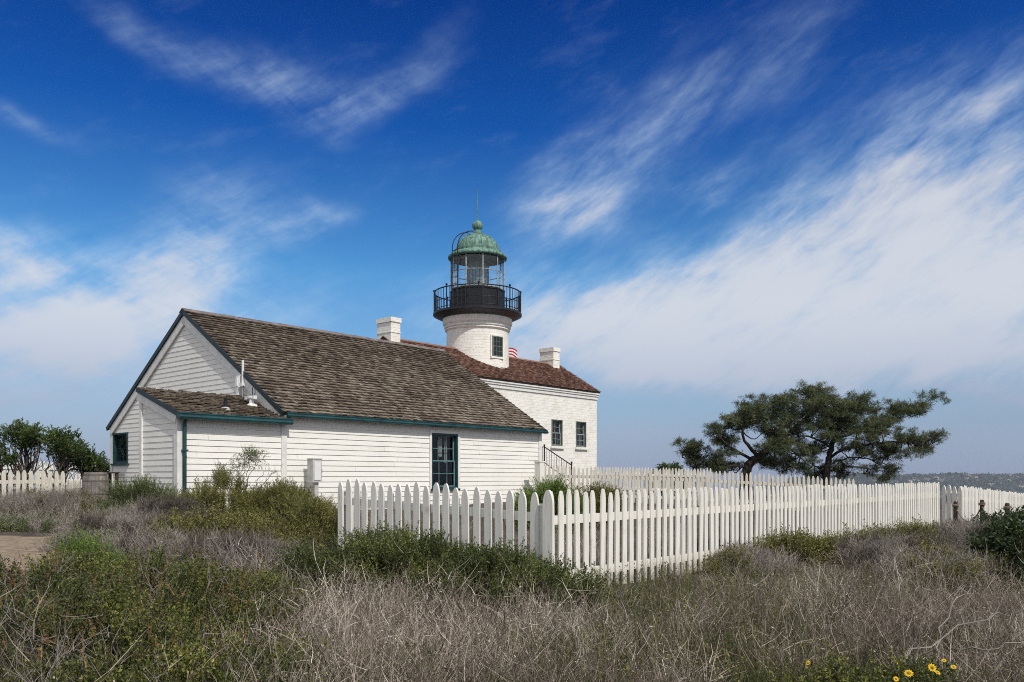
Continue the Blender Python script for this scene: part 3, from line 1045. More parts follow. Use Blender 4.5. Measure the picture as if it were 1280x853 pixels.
# frieze boards under the eaves
for (x0, x1, z0, z1) in ((.11, L_ - .12, zt0 - .10, zt0 + .02), (-D_ + .17, -.05, LE - .12, LE - .01)):
    mb = MB(); mb.box(x0, x1, -.036, -.002, z0, z1); mb.build('frieze_board', M['trim'], cot, -CG)
window(cot, (0, 0, 0), aU, -aV, *WIN1, 3, 4, M['teal'], M['sash'], -CG, depth=.13, casing=.075)
window(cot, (0, 0, 0), aV, -aU, *WIN2, 2, 2, M['teal'], M['dkteal'], -CG, depth=.12, double=False)
for (x0, x1, y0, y1) in ((4.2, 6.5, .12, 1.8), (.12, 1.6, 7.7, 9.1)):  # dark boxes added behind the windows, room shade put into their colour
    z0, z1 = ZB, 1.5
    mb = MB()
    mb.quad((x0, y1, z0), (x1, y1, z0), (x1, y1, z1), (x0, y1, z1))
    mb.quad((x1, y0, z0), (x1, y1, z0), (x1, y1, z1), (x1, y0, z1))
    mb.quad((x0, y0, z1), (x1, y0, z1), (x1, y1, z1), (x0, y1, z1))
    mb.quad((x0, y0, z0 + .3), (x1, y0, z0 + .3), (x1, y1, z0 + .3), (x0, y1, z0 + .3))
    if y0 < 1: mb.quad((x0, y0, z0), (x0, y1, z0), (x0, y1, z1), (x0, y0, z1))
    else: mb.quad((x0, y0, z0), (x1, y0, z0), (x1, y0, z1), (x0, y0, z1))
    mb.build('room_shade_box', M['room'], cot, -CG)
# drapes hanging inside the long window
for (a0, a1, zb) in ((5.30, 5.44, .62), (5.52, 5.64, .45)):
    mb = MB(); n = 10
    for k in range(n):
        x0 = a0 + (a1 - a0) * k / n; x1 = a0 + (a1 - a0) * (k + 1) / n
        mb.quad((x0, .20 + .02 * (k % 2), zb + .02 * math.sin(k)), (x1, .20 + .02 * ((k + 1) % 2), zb + .02 * math.sin(k + 1)), (x1, .20 + .02 * ((k + 1) % 2), 1.25), (x0, .20 + .02 * (k % 2), 1.25))
    mb.build('curtain', M['curtain'], cot, -CG)
# rooftop pieces on the lean-to: vent pipe, aerial with junction box and cable, lamp bracket
def lr(u, v): return LE + (v + OE) * SL2
def solve(x, v, zf):
    """u on a plane v=const seen at photo column x"""
    k = (x - 640) / F
    bx, by = CX - math.sin(TH) * v, CY + math.cos(TH) * v
    return (k * by - bx) / (math.cos(TH) - k * math.sin(TH))
uv_ = solve(282, .35, 0)
mb = MB()
mb.tube([(uv_, .35, lr(0, .35) - .03), (uv_, .35, lr(0, .35) + .27)], .045, 12)
mb.build('vent_pipe', M['iron'], lroof, -CG)
mb = MB()
mb.lathe([(.11, lr(0, .35) - .02), (.10, lr(0, .35) + .03), (.055, lr(0, .35) + .055)], 16, 0, 0, (uv_, .35))
mb.build('pipe_collar', M['boxgrey'], lroof, -CG, True)
mb = MB()
va = 1.56
mb.tube([(-.10, va, 1.95), (-.10, va, 2.93)], .024, 8)
mb.tube([(-.10, va, 2.55), (-.10, va, 2.93)], .030, 8)
mb.box(-.16, -.05, va - .05, va + .06, 2.28, 2.36)
mb.box(-.14, -.035, va + .14, va + .26, 1.94, 2.56)
mb.box(-.17, -.035, va + .16, va + .24, 2.30, 2.50)
mb.build('aerial', M['plastic'], cot, -CG)
lu = solve(314.5, .82, 0)
mb = MB()
pts = [(-.12, va - .05, 2.3 - .055 * k + .02 * math.sin(k)) for k in range(7)] + [(-.13, va - .10 - .12 * k, 1.93 - .052 * k + .012 * math.sin(k * 2)) for k in range(10)]
mb.tube(pts, .011, 6)
mb.tube([(lu + .02, .76 + .06 * math.sin(t), lr(0, .82) + .36 + .12 * math.cos(t)) for t in np.linspace(.6, 6.8, 14)], .010, 6)
mb.build('cable', M['iron'], cot, -CG)
mb = MB()
lu = solve(314.5, .82, 0); zr = lr(0, .82)
mb.lathe([(.15, zr - .02), (.13, zr + .04), (.06, zr + .07), (.06, zr + .17), (.10, zr + .2), (.10, zr + .23), (.0, zr + .24)], 16, 0, 0, (lu, .82))
mb.obox((lu, .86, zr + .21), aV, aU, Z, .20, .045, .04)
mb.build('lamp_bracket', M['plastic'], lroof, -CG)

# ------------------------------------------------------------------ lighthouse: keeper's house with the tower rising through its roof
LX, LY, LG = -1.54, 37.7, -.80
lh = empty('lighthouse', (LX, LY, LG), TH, label='whitewashed lighthouse with round tower, black gallery and green dome above its house', cat='lighthouse')
HU, HV, KE, KR = 5.83, 2.35, 4.12, 5.62
KO = .15
KS = (KR - KE) / (HV + KO)
mb = MB()
wins = [(2.73, .78, 1.45, 2.65), (4.55, .78, 1.45, 2.65)]
HL = 5.40
us = sorted([-HL, HU] + [q for w in wins for q in (w[0] - w[1] / 2, w[0] + w[1] / 2)])
zb_ = -1.2; zt_ = KE - .02
for a, b_ in zip(us, us[1:]):
    hole = [w for w in wins if abs((a + b_) / 2 - w[0]) < .1]
    if hole:
        mb.quad((a, -HV, zb_), (b_, -HV, zb_), (b_, -HV, hole[0][2]), (a, -HV, hole[0][2]))
        mb.quad((a, -HV, hole[0][3]), (b_, -HV, hole[0][3]), (b_, -HV, zt_), (a, -HV, zt_))
        for ue in (a, b_): mb.quad((ue, -HV, hole[0][2]), (ue, -HV + .3, hole[0][2]), (ue, -HV + .3, hole[0][3]), (ue, -HV, hole[0][3]))
        for ze in (hole[0][2], hole[0][3]): mb.quad((a, -HV, ze), (b_, -HV, ze), (b_, -HV + .3, ze), (a, -HV + .3, ze))
    else:
        mb.quad((a, -HV, zb_), (b_, -HV, zb_), (b_, -HV, zt_), (a, -HV, zt_))
mb.quad((HU, HV, zb_), (-HL, HV, zb_), (-HL, HV, zt_), (HU, HV, zt_))
for ue in (-HL, HU):
    i = len(mb.v)
    mb.v += [(ue, -HV, zb_), (ue, HV, zb_), (ue, HV, zt_), (ue, 0, KR - .06), (ue, -HV, zt_)]
    mb.f.append((i, i + 1, i + 2, i + 3, i + 4)); mb.m.append(0)
mb.build('wall', M['brick'], lh, -LG)
k1 = np.array([0, 1, KS]) / math.hypot(1, KS); kn1 = np.array([0, -KS, 1]) / math.hypot(1, KS)
k2 = np.array([0, -1, KS]) / math.hypot(1, KS); kn2 = np.array([0, KS, 1]) / math.hypot(1, KS)
KL = (HV + KO) * math.hypot(1, KS)
mb = MB()
shakes(mb, (-5.46, -HV - KO, KE), aU, k1, kn1, HU + .15 + 5.46, KL, exp_=.13, th=.02)
shakes(mb, (-5.46, HV + KO, KE), aU, k2, kn2, HU + .15 + 5.46, KL, exp_=.13, th=.02)
kroof = mb.build('roof', M['redshake'], lh, -LG)
mb = MB()
for (y0, sd, nm) in ((-HV - KO, k1, kn1), (HV + KO, k2, kn2)):
    mb.obox(np.array([.25, y0, KE]) + sd * (KL / 2 - .01) - nm * .035, aU, sd, nm, 5.69, KL / 2 - .01, .028)
mb.build('sheathing', M['slab'], kroof, -LG)
mb = MB()
for sd, nm in ((k1, kn1), (k2, kn2)):
    mb.obox(np.array([.26, 0, KR + .015]) - sd * .07 + nm * .02, aU, sd, nm, 5.72, .085, .012)
mb.build('ridge_cap', M['redshake'], kroof, -LG)
mb = MB()
for s_ in (-1, 1):
    for (o_, h0, h1) in ((.13, .07, .13), (.09, .13, .22), (.05, .22, .36)):
        y0, y1 = sorted((s_ * (HV - .02), s_ * (HV + o_)))
        mb.box(-HL - o_ * .6, HU + o_ * .6, y0, y1, KE - h1, KE - h0 - .002)
mb.build('cornice', M['trim'], lh, -LG)
for uc in (-5.16, 5.15):
    mb = MB(); c = .85 / 2; a = .48 / 2
    mb.box(uc - a, uc + a, -c, c, KR - .8, 6.20)
    mb.box(uc - a - .035, uc + a + .035, -c - .035, c + .035, 6.20, 6.385)
    mb.box(uc - a - .02, uc + a + .02, -c - .02, c + .02, KR + .16, KR + .20)
    mb.box(uc - a + .1, uc + a - .1, -c + .1, c - .1, 6.3, 6.39, 1)
    mb.build('chimney', [M['brick'], M['iron']], kroof, -LG)
for w in wins:
    window(lh, (0, -HV, 0), aU, -aV, w[0] - w[1] / 2, w[0] + w[1] / 2, w[2], w[3], 2, 4, M['sage'], M['grey_iron'], -LG, depth=.16, sill=False, jamb=.04)
    mb = MB(); mb.obox((w[0], -HV - .03, w[2] - .055), aU, aV, Z, w[1] / 2 + .09, .07, .052)
    mb.build('window_sill', M['brick'], lh, -LG)
# tower
VW = -TH + R(2.3)    # local bearing of the line of sight (lathe angle 0 is local -y)
mb = MB()
NT_ = 72
prof = [(1.42, 3.6), (1.40, 5.0), (1.375, 6.55)]
mb.lathe(prof, NT_)
tw = mb.build('tower', M['brick'], lh, -LG, True)
mb = MB()
mb.lathe([(1.37, 6.50), (1.44, 6.53), (1.46, 6.57), (1.44, 6.60), (1.40, 6.61), (1.47, 6.63), (1.495, 6.68), (1.47, 6.71), (1.42, 6.72), (1.52, 6.78), (1.55, 6.85), (1.555, 7.12)], NT_)
mb.build('cornice', M['brick'], tw, -LG, True)
# tower window set in a deep reveal that faces the front
aw = VW + R(38)
wn_ = np.array([math.sin(aw), -math.cos(aw), 0]); wa = np.array([math.cos(aw), math.sin(aw), 0])
mb = MB()
for sg in (-1, 1): mb.obox(wn_ * 1.31 + wa * sg * .33 + Z * 5.72, wa, wn_, Z, .030, .105, .48)
mb.obox(wn_ * 1.31 + Z * 6.19, wa, wn_, Z, .30, .105, .025)
mb.obox(wn_ * 1.33 + Z * 5.235, wa, wn_, Z, .36, .10, .035)
mb.build('window_surround', M['brick'], tw, -LG)
mb = MB(); mb.obox(wn_ * 1.402 + Z * 5.72, wa, wn_, Z, .275, .006, .44)
mb.build('pane', M['dark_pane'], tw, -LG)
mb = MB()
for sg in (-1, 1): mb.obox(wn_ * 1.412 + wa * sg * .255 + Z * 5.72, wa, wn_, Z, .03, .02, .44)
for zz in (5.30, 5.72, 6.14): mb.obox(wn_ * 1.412 + Z * zz, wa, wn_, Z, .225, .019, .022)
for a in (-.08, .08): mb.obox(wn_ * 1.410 + wa * a + Z * 5.72, wa, wn_, Z, .010, .014, .44)
for zz in (5.51, 5.93): mb.obox(wn_ * 1.409 + Z * zz, wa, wn_, Z, .225, .013, .010)
mb.build('sash', M['sage'], tw, -LG)
# gallery
mb = MB()
mb.lathe([(1.50, 7.05), (1.62, 7.06), (1.93, 7.20), (1.98, 7.23), (1.98, 7.32), (1.94, 7.33), (1.0, 7.33)], 64)
mb.build('gallery_deck', M['iron'], lh, -LG)
mb = MB()
for zz, r_ in ((8.24, .026), (7.75, .014), (7.42, .014)):
    mb.tube([(1.93 * math.sin(t), -1.93 * math.cos(t), zz) for t in np.linspace(0, 2 * math.pi, 65)], r_, 6, cap=False)
NB = 64
for k in range(NB):
    t = 2 * math.pi * k / NB
    x, y = 1.93 * math.sin(t), -1.93 * math.cos(t)
    if k % 8 == 0:
        mb.tube([(x, y, 7.32), (x, y, 8.30)], .026, 6)
        mb.lathe([(.001, 8.27), (.045, 8.30), (.05, 8.34), (.03, 8.38), (.001, 8.39)], 8, 0, 0, (x, y))
    else:
        mb.tube([(x, y, 7.32), (x, y, 8.24)], .015, 5)
mb.build('gallery_railing', M['iron'], lh, -LG)
# lantern room
RL = 1.19; A0 = VW + R(11.4)
mb = MB()
mb.lathe([(RL, 7.33), (RL, 8.28), (RL + .05, 8.29), (RL + .05, 8.35), (RL - .05, 8.36), (RL - .1, 8.3)], 10, 0, A0)
for k in range(10):
    t = A0 + 2 * math.pi * k / 10
    mb.obox((RL * 1.0 * math.sin(t), -RL * 1.0 * math.cos(t), 7.82), (math.cos(t), math.sin(t), 0), (math.sin(t), -math.cos(t), 0), Z, .035, .03, .47)
lan = mb.build('lantern_base', M['iron'], lh, -LG)
mb = MB()
for k in range(10):
    t = A0 + 2 * math.pi * k / 10; t2 = A0 + 2 * math.pi * (k + 1) / 10
    p = lambda tt, z: np.array([RL * math.sin(tt), -RL * math.cos(tt), z])
    mb.tube([p(t, 8.33), p(t, 9.86)], .028, 6)
    for zz in (9.10, 8.38, 9.78): mb.beam(p(t, zz), p(t2, zz), .035, .03 if zz > 9.2 or zz < 9 else .025)
mb.build('mullions', M['grey_iron'], lh, -LG)
mb = MB()
mb.lathe([(RL - .02, 8.36), (RL - .02, 9.80)], 10, 0, A0)
mb.build('lantern_glass', M['lantern_glass'], lh, -LG)
# dome roof of the lantern
mb = MB()
mb.lathe([(1.10, 9.78), (1.22, 9.74), (1.30, 9.76), (1.325, 9.82), (1.30, 9.88), (1.14, 9.97), (1.02, 10.05), (.98, 10.07)], 40, 0, A0)
eave = mb.build('dome_eave', M['patina'], lh, -LG, True)
mb = MB()
dprof = [(max(.96 * math.cos(t) ** .92, .17), 10.06 + .82 * math.sin(t)) for t in np.linspace(0, 1.38, 12)]
mb.lathe(dprof + [(.17, 10.90), (.15, 11.02)], 40, 0, A0)
for k in range(20):
    t = A0 + 2 * math.pi * k / 20
    mb.tube([(r_ * math.sin(t), -r_ * math.cos(t), z_ + .008) for r_, z_ in dprof], .024, 6)
dm_ = mb.build('dome', M['patina'], lh, -LG, True)
mb = MB()
n = 240
for k in range(n):          # scalloped ring round the foot of the dome
    t, t2 = 2 * math.pi * k / n, 2 * math.pi * (k + 1) / n
    h0, h1 = .045 + .03 * abs(math.sin(t * 24)), .045 + .03 * abs(math.sin(t2 * 24))
    p = lambda tt, r_, z_: (r_ * math.sin(tt), -r_ * math.cos(tt), z_)
    mb.quad(p(t, 1.045, 10.03), p(t2, 1.045, 10.03), p(t2, 1.055, 10.06 + h1), p(t, 1.055, 10.06 + h0))
    mb.quad(p(t, 1.055, 10.06 + h0), p(t2, 1.055, 10.06 + h1), p(t2, .97, 10.07 + h1), p(t, .97, 10.07 + h0))
mb.build('eave_beading', M['patina'], dm_, -LG)
mb = MB()
mb.lathe([(.20, 10.90), (.21, 10.98), (.15, 11.03)] + [(max(.24 * math.cos(t), .001), 11.27 + .24 * math.sin(t)) for t in np.linspace(-.95, 1.57, 12)], 20)
mb.build('vent_ball', M['patina'], dm_, -LG, True)
mb = MB(); mb.tube([(0, 0, 11.48), (0, 0, 11.72), (0, 0, 12.95)], [.03, .02, .010], 6)
mb.build('lightning_rod', M['patina'], dm_, -LG)
# underside of the dome with its spokes
mb = MB()
for k in range(10):
    t = A0 + 2 * math.pi * (k + .5) / 10
    mb.beam((.1 * math.sin(t), -.1 * math.cos(t), 9.95), (1.15 * math.sin(t), -1.15 * math.cos(t), 9.72), .03, .04)
mb.lathe([(.45, 9.85), (.50, 9.85), (.50, 9.90), (.45, 9.90), (.45, 9.85)], 24)
mb.build('dome_spokes', M['grey_iron'], dm_, -LG)
# Fresnel lens
mb = MB()
pr = []
for k in range(23):
    z_ = 8.35 + k * .058
    f = 1 - ((z_ - 8.93) / .78) ** 2
    r_ = .16 + .31 * max(f, 0) ** .5
    pr += [(r_, z_), (r_ + .05, z_ + .02), (r_ + .012, z_ + .056)]
mb.lathe(pr, 24, 0, A0)
for k in range(6):
    t = A0 + 2 * math.pi * k / 6
    mb.tube([(r_ * 1.06 * math.sin(t), -r_ * 1.06 * math.cos(t), z_) for r_, z_ in pr[::6]], .018, 5, 1)
mb.lathe([(.40, 7.4), (.34, 8.0), (.36, 8.34), (.1, 8.35)], 20, 1)
mb.build('lens', [M['lens'], M['brass']], lh, -LG)
# ladder that bends over the dome
al = VW - R(46)
mb = MB()
er = np.array([math.sin(al), -math.cos(al), 0]); ea = np.array([math.cos(al), math.sin(al), 0])
path = [(1.37, 7.33), (1.37, 8.5), (1.37, 9.5), (1.37, 9.95)] + [(1.37 - 1.08 * (1 - math.cos(t)), 10.0 + .92 * math.sin(t)) for t in np.linspace(.15, 1.45, 8)]
for sg in (-1, 1):
    mb.tube([er * r_ + ea * sg * .17 + Z * z_ for r_, z_ in path], .022, 6)
for z_ in np.arange(7.6, 10.2, .29):
    mb.tube([er * 1.37 - ea * .17 + Z * z_, er * 1.37 + ea * .17 + Z * z_], .014, 5)
mb.build('ladder', M['rail_iron'], lh, -LG)

# ------------------------------------------------------------------ picket fences
def picket_mesh(w, th, h, tip=.13, name='picket', mk='picket'):
    out = [(-w / 2, 0), (w / 2, 0), (w / 2, h - tip), (w * .47, h - tip * .72), (w * .38, h - tip * .42), (w * .24, h - tip * .16), (w * .09, h - tip * .02),
           (-w * .09, h - tip * .02), (-w * .24, h - tip * .16), (-w * .38, h - tip * .42), (-w * .47, h - tip * .72), (-w / 2, h - tip)]
    mb = MB(); mb.prism(out, (0, 0, 0), (1, 0, 0), (0, 0, 1), (0, 1, 0), th / 2)
    me = bpy.data.meshes.new(name)
    me.from_pydata(mb.v, [], mb.f); me.materials.append(M[mk])
    return me


def fence(name, label, p0, p1, ztop0, ztop1, pitch, w=.088, h=1.07, rails=(.30, .87), side=1, posts=2.6, group=None, cat='fence', pm=None, th=.02, zcurve=0.0, tip=.13, mk='picket', lean=.006, post_top=.16, endpost=True):
    """pickets from p0 to p1 (plan), tops at the given heights; rails and posts stand on one side"""
    p0, p1 = np.array(p0, float), np.array(p1, float)
    d = p1 - p0; ln = np.linalg.norm(d); d /= ln
    ang = math.atan2(d[1], d[0])
    base = min(gz(*p0), gz(*p1))
    o = empty(name, (p0[0], p0[1], base), ang, label=label, cat=cat, group=group)
    zt = lambda s: ztop0 + (ztop1 - ztop0) * s / ln + zcurve * 4 * (s / ln) * (1 - s / ln)
    n = int(round(ln / pitch)) + 1
    meshes = [picket_mesh(w * random.uniform(.95, 1.05), th, h + random.uniform(-.025, .025), tip, mk=mk) for _ in range(4)]
    for k in range(min(n, 100)):
        s = k * pitch
        q = bpy.data.objects.new('picket', meshes[random.randrange(4)])
        col.objects.link(q); q.parent = o
        q.location = (s + random.gauss(0, .004), random.gauss(0, .002), zt(s) - h - base + random.gauss(0, .007))
        q.rotation_euler = (random.gauss(0, lean * .5), random.gauss(0, lean), random.gauss(0, .006))
    nseg = max(2, int(ln / .5))
    for rz in rails:
        mb = MB()
        for k in range(nseg):
            s0, s1 = ln * k / nseg - (.04 if k == 0 else 0), ln * (k + 1) / nseg + (.04 if k == nseg - 1 else 0)
            z0, z1 = zt(s0) - rz - base, zt(s1) - rz - base
            y0, y1 = sorted((side * (th / 2 + .0015), side * (th / 2 + .042)))
            i = len(mb.v)
            mb.v += [(s0, y0, z0 - .045), (s0, y1, z0 - .045), (s0, y1, z0 + .045), (s0, y0, z0 + .045), (s1, y0, z1 - .045), (s1, y1, z1 - .045), (s1, y1, z1 + .045), (s1, y0, z1 + .045)]
            mb.f += [tuple(i + j for j in q) for q in ((0, 1, 5, 4), (1, 2, 6, 5), (2, 3, 7, 6), (3, 0, 4, 7))]
            if k == 0: mb.f.append((i, i + 3, i + 2, i + 1))
            if k == nseg - 1: mb.f.append((i + 4, i + 5, i + 6, i + 7))
        mb.m = [0] * len(mb.f)
        mb.build('rail', M[mk], o)
    np_ = max(1, int(round(ln / posts)))
    for k in range(np_ + 1):
        s = ln * k / np_
        if not endpost and k == np_: continue
        y = side * (th / 2 + .0445 + .05)
        mb = MB()
        t_ = zt(s) - base - post_top
        mb.box(-.05, .05, -.05, .05, -.4 + min(0, gz(*(p0 + d * s)) - base), t_)
        mb.obox((0, 0, t_ + .01), (1, 0, 0), (0, 1, 0), (0, 0, 1), .057, .057, .012)
        q = mb.build('post', M[mk], o)
        q.location = (s, y, 0)
    return o


u2, v2 = U[:2], V[:2]
PB, PA = .145, .1665
# B runs away to the right from the near corner, A runs away to the left
B0 = np.array([(3.46 - 1.5 * .659) * PB, (59.24 - 1.5 * .752) * PB])
uB = np.array([.659, .752])
B1 = B0 + uB * PB * 96
fence('picket_fence', 'long sunlit white picket fence running from the near corner to the far right', B0 + uB * .06, B1, -.125, -.085, PB, w=.078, side=1)
vA = np.array([-.726, .688])
A0_ = np.array([1.37 * PA, 51.28 * PA]); A1_ = A0_ + vA * PA * 20
fence('picket_fence', 'short shaded white picket fence left of the near corner, half hidden by green shrubs', A0_, A1_, -.125, -.022, PA, w=.100, rails=(.27, .84), side=-1)
# corner post board of the two runs
cp = empty('fence_post', (B0[0], B0[1], gz(*B0)), TH + math.pi / 2, label='wide rounded white corner post where the two near picket fences meet', cat='post')
me = picket_mesh(.125, .028, 1.10, .15, 'post_board')
q = bpy.data.objects.new('post_board', me); col.objects.link(q); q.parent = cp; q.location = (-.03, .03, -.125 - 1.10 + .012 - gz(*B0))
# jog at the far end: three broad pickets, then the run going down the slope
J0 = px(1180, 607, 19.6)[:2]; J1 = px(1197.5, 607, 19.2)[:2]
fence('picket_fence', 'narrow shaded end panel of three broad pickets at the far right corner', J0, J1, -.17, -.17, .16, w=.115, rails=(.20, .8), side=1, posts=.5, endpost=False)
D0 = px(1200, 607, 19.4)[:2]; D1 = D0 + uB * 9.0
fence('picket_fence', 'white picket fence sloping downhill behind the rope posts at the right edge', D0, D1, -.17, -.52, .135, w=.085, side=1)
# fences in the yard behind
C0 = px(676, 583, 26.4)[:2]; C1 = px(1068, 600, 25.4)[:2]
fence('picket_fence', 'distant white picket fence crossing the yard behind the near sunlit fence', C0, C1, .37, -.03, .131, w=.075, side=1, zcurve=.07, mk='picket_old')
cpst = empty('fence_post', (*px(674.5, 583, 26.2)[:2], gz(*px(674.5, 583, 26.2)[:2])), TH, label='stout white gate post at the right corner of the clapboard cottage', cat='post')
mb = MB()
gg = gz(*px(674.5, 583, 26.2)[:2])
mb.box(-.11, .11, -.11, .11, -.3, .50 - gg); mb.box(-.125, .125, -.125, .125, .50 - gg, .53 - gg)
mb.build('post_shaft', M['picket'], cpst)
mb = MB(); mb.box(.112, .14, -.05, .05, .1 - gg, .22 - gg); mb.build('hinge', M['iron'], cpst)
C20 = px(744, 584, 35)[:2]; C21 = px(889, 586.5, 33)[:2]
fence('picket_fence', 'farthest white picket fence, thin line of tips below the low pine branches', C20, C21, .47, .37, .125, w=.07, side=-1)
# left-hand yard
E1 = px(78, 588, 22.4)[:2]; E0 = E1 - u2 * 4.2
fence('picket_fence', 'weathered white picket fence behind tangled brush at the left edge', E0, E1, .20, .21, .156, w=.10, h=1.05, side=1, lean=.012, mk='picket_old')
G1 = px(122, 600, 28.5)[:2]
fence('picket_fence', 'shaded picket fence with bare rails between the brush and the barrel', E1 + u2 * .12, G1, -.02, -.05, .20, w=.07, h=.9, side=-1, lean=.012, mk='picket_old')
F0 = px(-30, 574, 33)[:2]; F1 = px(150, 579, 33.5)[:2]
fence('picket_fence', 'pale picket fence standing behind the wind-shaped bushes at far left', F0, F1, .74, .60, .15, w=.10, h=1.1, side=-1)

# ------------------------------------------------------------------ small things around the buildings
# rope barrier posts
rf = empty('rope_fence', (*px(1194, 640, 18)[:2], gz(*px(1194, 640, 18)[:2])), 0, label='dark wooden posts linked by sagging tan rope at the right edge', cat='rope fence')
bx, by, bz = rf.location
tops = []
for (x, y, Y) in ((1194.5, 627, 17.6), (1227.5, 625, 17.0), (1259, 629, 15.8), (1296, 640, 14.6)):
    p = px(x, y, Y); g = gz(p[0], p[1])
    mb = MB()
    r_ = .042
    mb.tube([(p[0] - bx, p[1] - by, g - bz - .3), (p[0] - bx, p[1] - by, p[2] - bz - .03), (p[0] - bx + .005, p[1] - by, p[2] - bz)], [r_ * 1.05, r_, r_ * .75], 10)
    q = mb.build('post', M['wood_dark'], rf)
    mb = MB(); mb.tube([(p[0] - bx + .056 * math.cos(t), p[1] - by + .056 * math.sin(t), p[2] - bz - .11 + .004 * t) for t in np.linspace(0, 12.5, 30)], .012, 5)
    mb.build('rope_loop', M['rope'], q)
    tops.append(p + np.array([0, 0, -.11]))
for a, b_ in zip(tops, tops[1:]):
    mb = MB()
    pts = [a + (b_ - a) * t + np.array([0, 0, -.32 * 4 * t * (1 - t)]) - np.array([bx, by, bz]) for t in np.linspace(0, 1, 14)]
    mb.tube(pts, .013, 6)
    mb.build('rope', M['rope'], rf)
# barrel
pb = px(119.5, 622, 24.6); gb = gz(pb[0], pb[1])
brl = empty('wooden_barrel', (pb[0], pb[1], gb), .3, label='weathered grey wooden rain barrel beside the left corner of the cottage', cat='barrel')
mb = MB(); n = 22; H = .17 - gb
for k in range(n):
    t0, t1 = 2 * math.pi * k / n, 2 * math.pi * (k + .93) / n
    for j in range(8):
        z0, z1 = H * j / 8, H * (j + 1) / 8
        r0 = .30 + .055 * math.sin(math.pi * j / 8); r1 = .30 + .055 * math.sin(math.pi * (j + 1) / 8)
        mb.quad((r0 * math.cos(t0), r0 * math.sin(t0), z0), (r0 * math.cos(t1), r0 * math.sin(t1), z0), (r1 * math.cos(t1), r1 * math.sin(t1), z1), (r1 * math.cos(t0), r1 * math.sin(t0), z1))
mb.build('staves', M['wood_grey'], brl)
mb = MB(); mb.lathe([(.001, H - .04), (.285, H - .04), (.285, H - .06)], 24); mb.lathe([(.28, .02), (.335, H * .5), (.28, H - .03)], 24)
mb.build('lid', M['wood_grey'], brl)
for f in (.06, .27, .70, .92):
    r_ = .302 + .055 * math.sin(math.pi * f)
    mb = MB(); mb.lathe([(r_, H * f - .022), (r_ + .007, H * f - .022), (r_ + .007, H * f + .022), (r_, H * f + .022)], 28)
    mb.build('hoop', M['hoop'], brl)
# dark bench against the corner
pt = px(134.5, 590, 25.4); gt = gz(pt[0], pt[1])
tb = empty('wooden_table', (pt[0], pt[1], gt), TH, label='dark rough wooden table between the barrel and the cottage corner', cat='table')
H = .19 - gt
mb = MB()
for k in range(3): mb.box(-.22, .22, -.3 + k * .2, -.105 + k * .2, H - .04, H)
mb.build('table_top', M['wood_dark'], tb)
for sx_ in (-.17, .17):
    for sy_ in (-.24, .24):
        mb = MB(); mb.box(sx_ - .035, sx_ + .035, sy_ - .035, sy_ + .035, -.15, H - .04); mb.build('leg', M['wood_dark'], tb)
# utility box on a post in front of the long wall
uu = solve(394.5, -.35, 0)
pw = np.array([CX, CY]) + u2 * uu + v2 * -.35
g = gz(*pw)
ub = empty('utility_box', (pw[0], pw[1], g), TH, label='grey metal utility box on a short post by the long cottage wall', cat='utility box')
mb = MB(); mb.box(-.16, .10, -.11, .11, -.10 - g, .45 - g); mb.box(-.17, .11, -.12, .12, .45 - g, .475 - g); mb.build('housing', M['boxgrey'], ub)
mb = MB(); mb.box(-.12, .06, -.125, -.112, -.05 - g, .40 - g); mb.build('door', M['plastic'], ub)
mb = MB(); mb.box(-.05, .05, -.05, .05, -.2, -.10 - g); mb.build('post', M['boxgrey'], ub)
mb = MB(); mb.tube([(.10, -.02, .22 - g), (.16, -.02, .22 - g), (.16, -.02, .12 - g)], .018, 6); mb.build('spigot', M['iron'], ub)
# entrance steps and iron handrail in front of the keeper's house
hs = px(680.5, 598, 31.0); g = gz(hs[0], hs[1])
st = empty('stone_steps', (hs[0], hs[1], g), TH - math.pi / 2, label='grey stone steps below the black handrail of the lighthouse', cat='steps')
mb = MB()
for k in range(4): mb.box(-1.0 + k * .33, -1.0 + k * .33 + .33 + (.0 if k else .0), .06, 1.4, -.2, .72 - .17 * k)
mb.build('treads', M['stone'], st)
hr = empty('handrail', (hs[0], hs[1], g), TH - math.pi / 2, label='black iron handrail descending beside the cottage towards the yard', cat='handrail')
mb = MB()
zt1 = 1.19 - g; zt2 = .47 - g
mb.tube([(-.10, 0, zt1 - .04), (0, 0, zt1 - .04), (1.25, 0, zt2)], .02, 6)
mb.tube([(-.10, 0, zt1 - .62), (0, 0, zt1 - .62), (1.25, 0, zt2 - .62)], .014, 6)
for k in range(1, 11):
    x = 1.25 * k / 11; z_ = zt1 - .04 + (zt2 - zt1 + .04) * k / 11
    mb.tube([(x, 0, z_), (x, 0, z_ - .62)], .009, 5)
mb.tube([(-.10, 0, zt1 - .04), (-.10, 0, zt1 - .62)], .01, 5)
mb.build('balusters', M['rail_iron'], hr)
for x, zt_1 in ((0, zt1), (1.25, zt2 + .07)):
    mb = MB(); mb.tube([(x, 0, -.1), (x, 0, zt_1)], .027, 6); mb.lathe([(.001, zt_1 - .02), (.038, zt_1 + .01), (.03, zt_1 + .05), (.001, zt_1 + .06)], 8, 0, 0, (x, 0))
    mb.build('post', M['rail_iron'], hr)
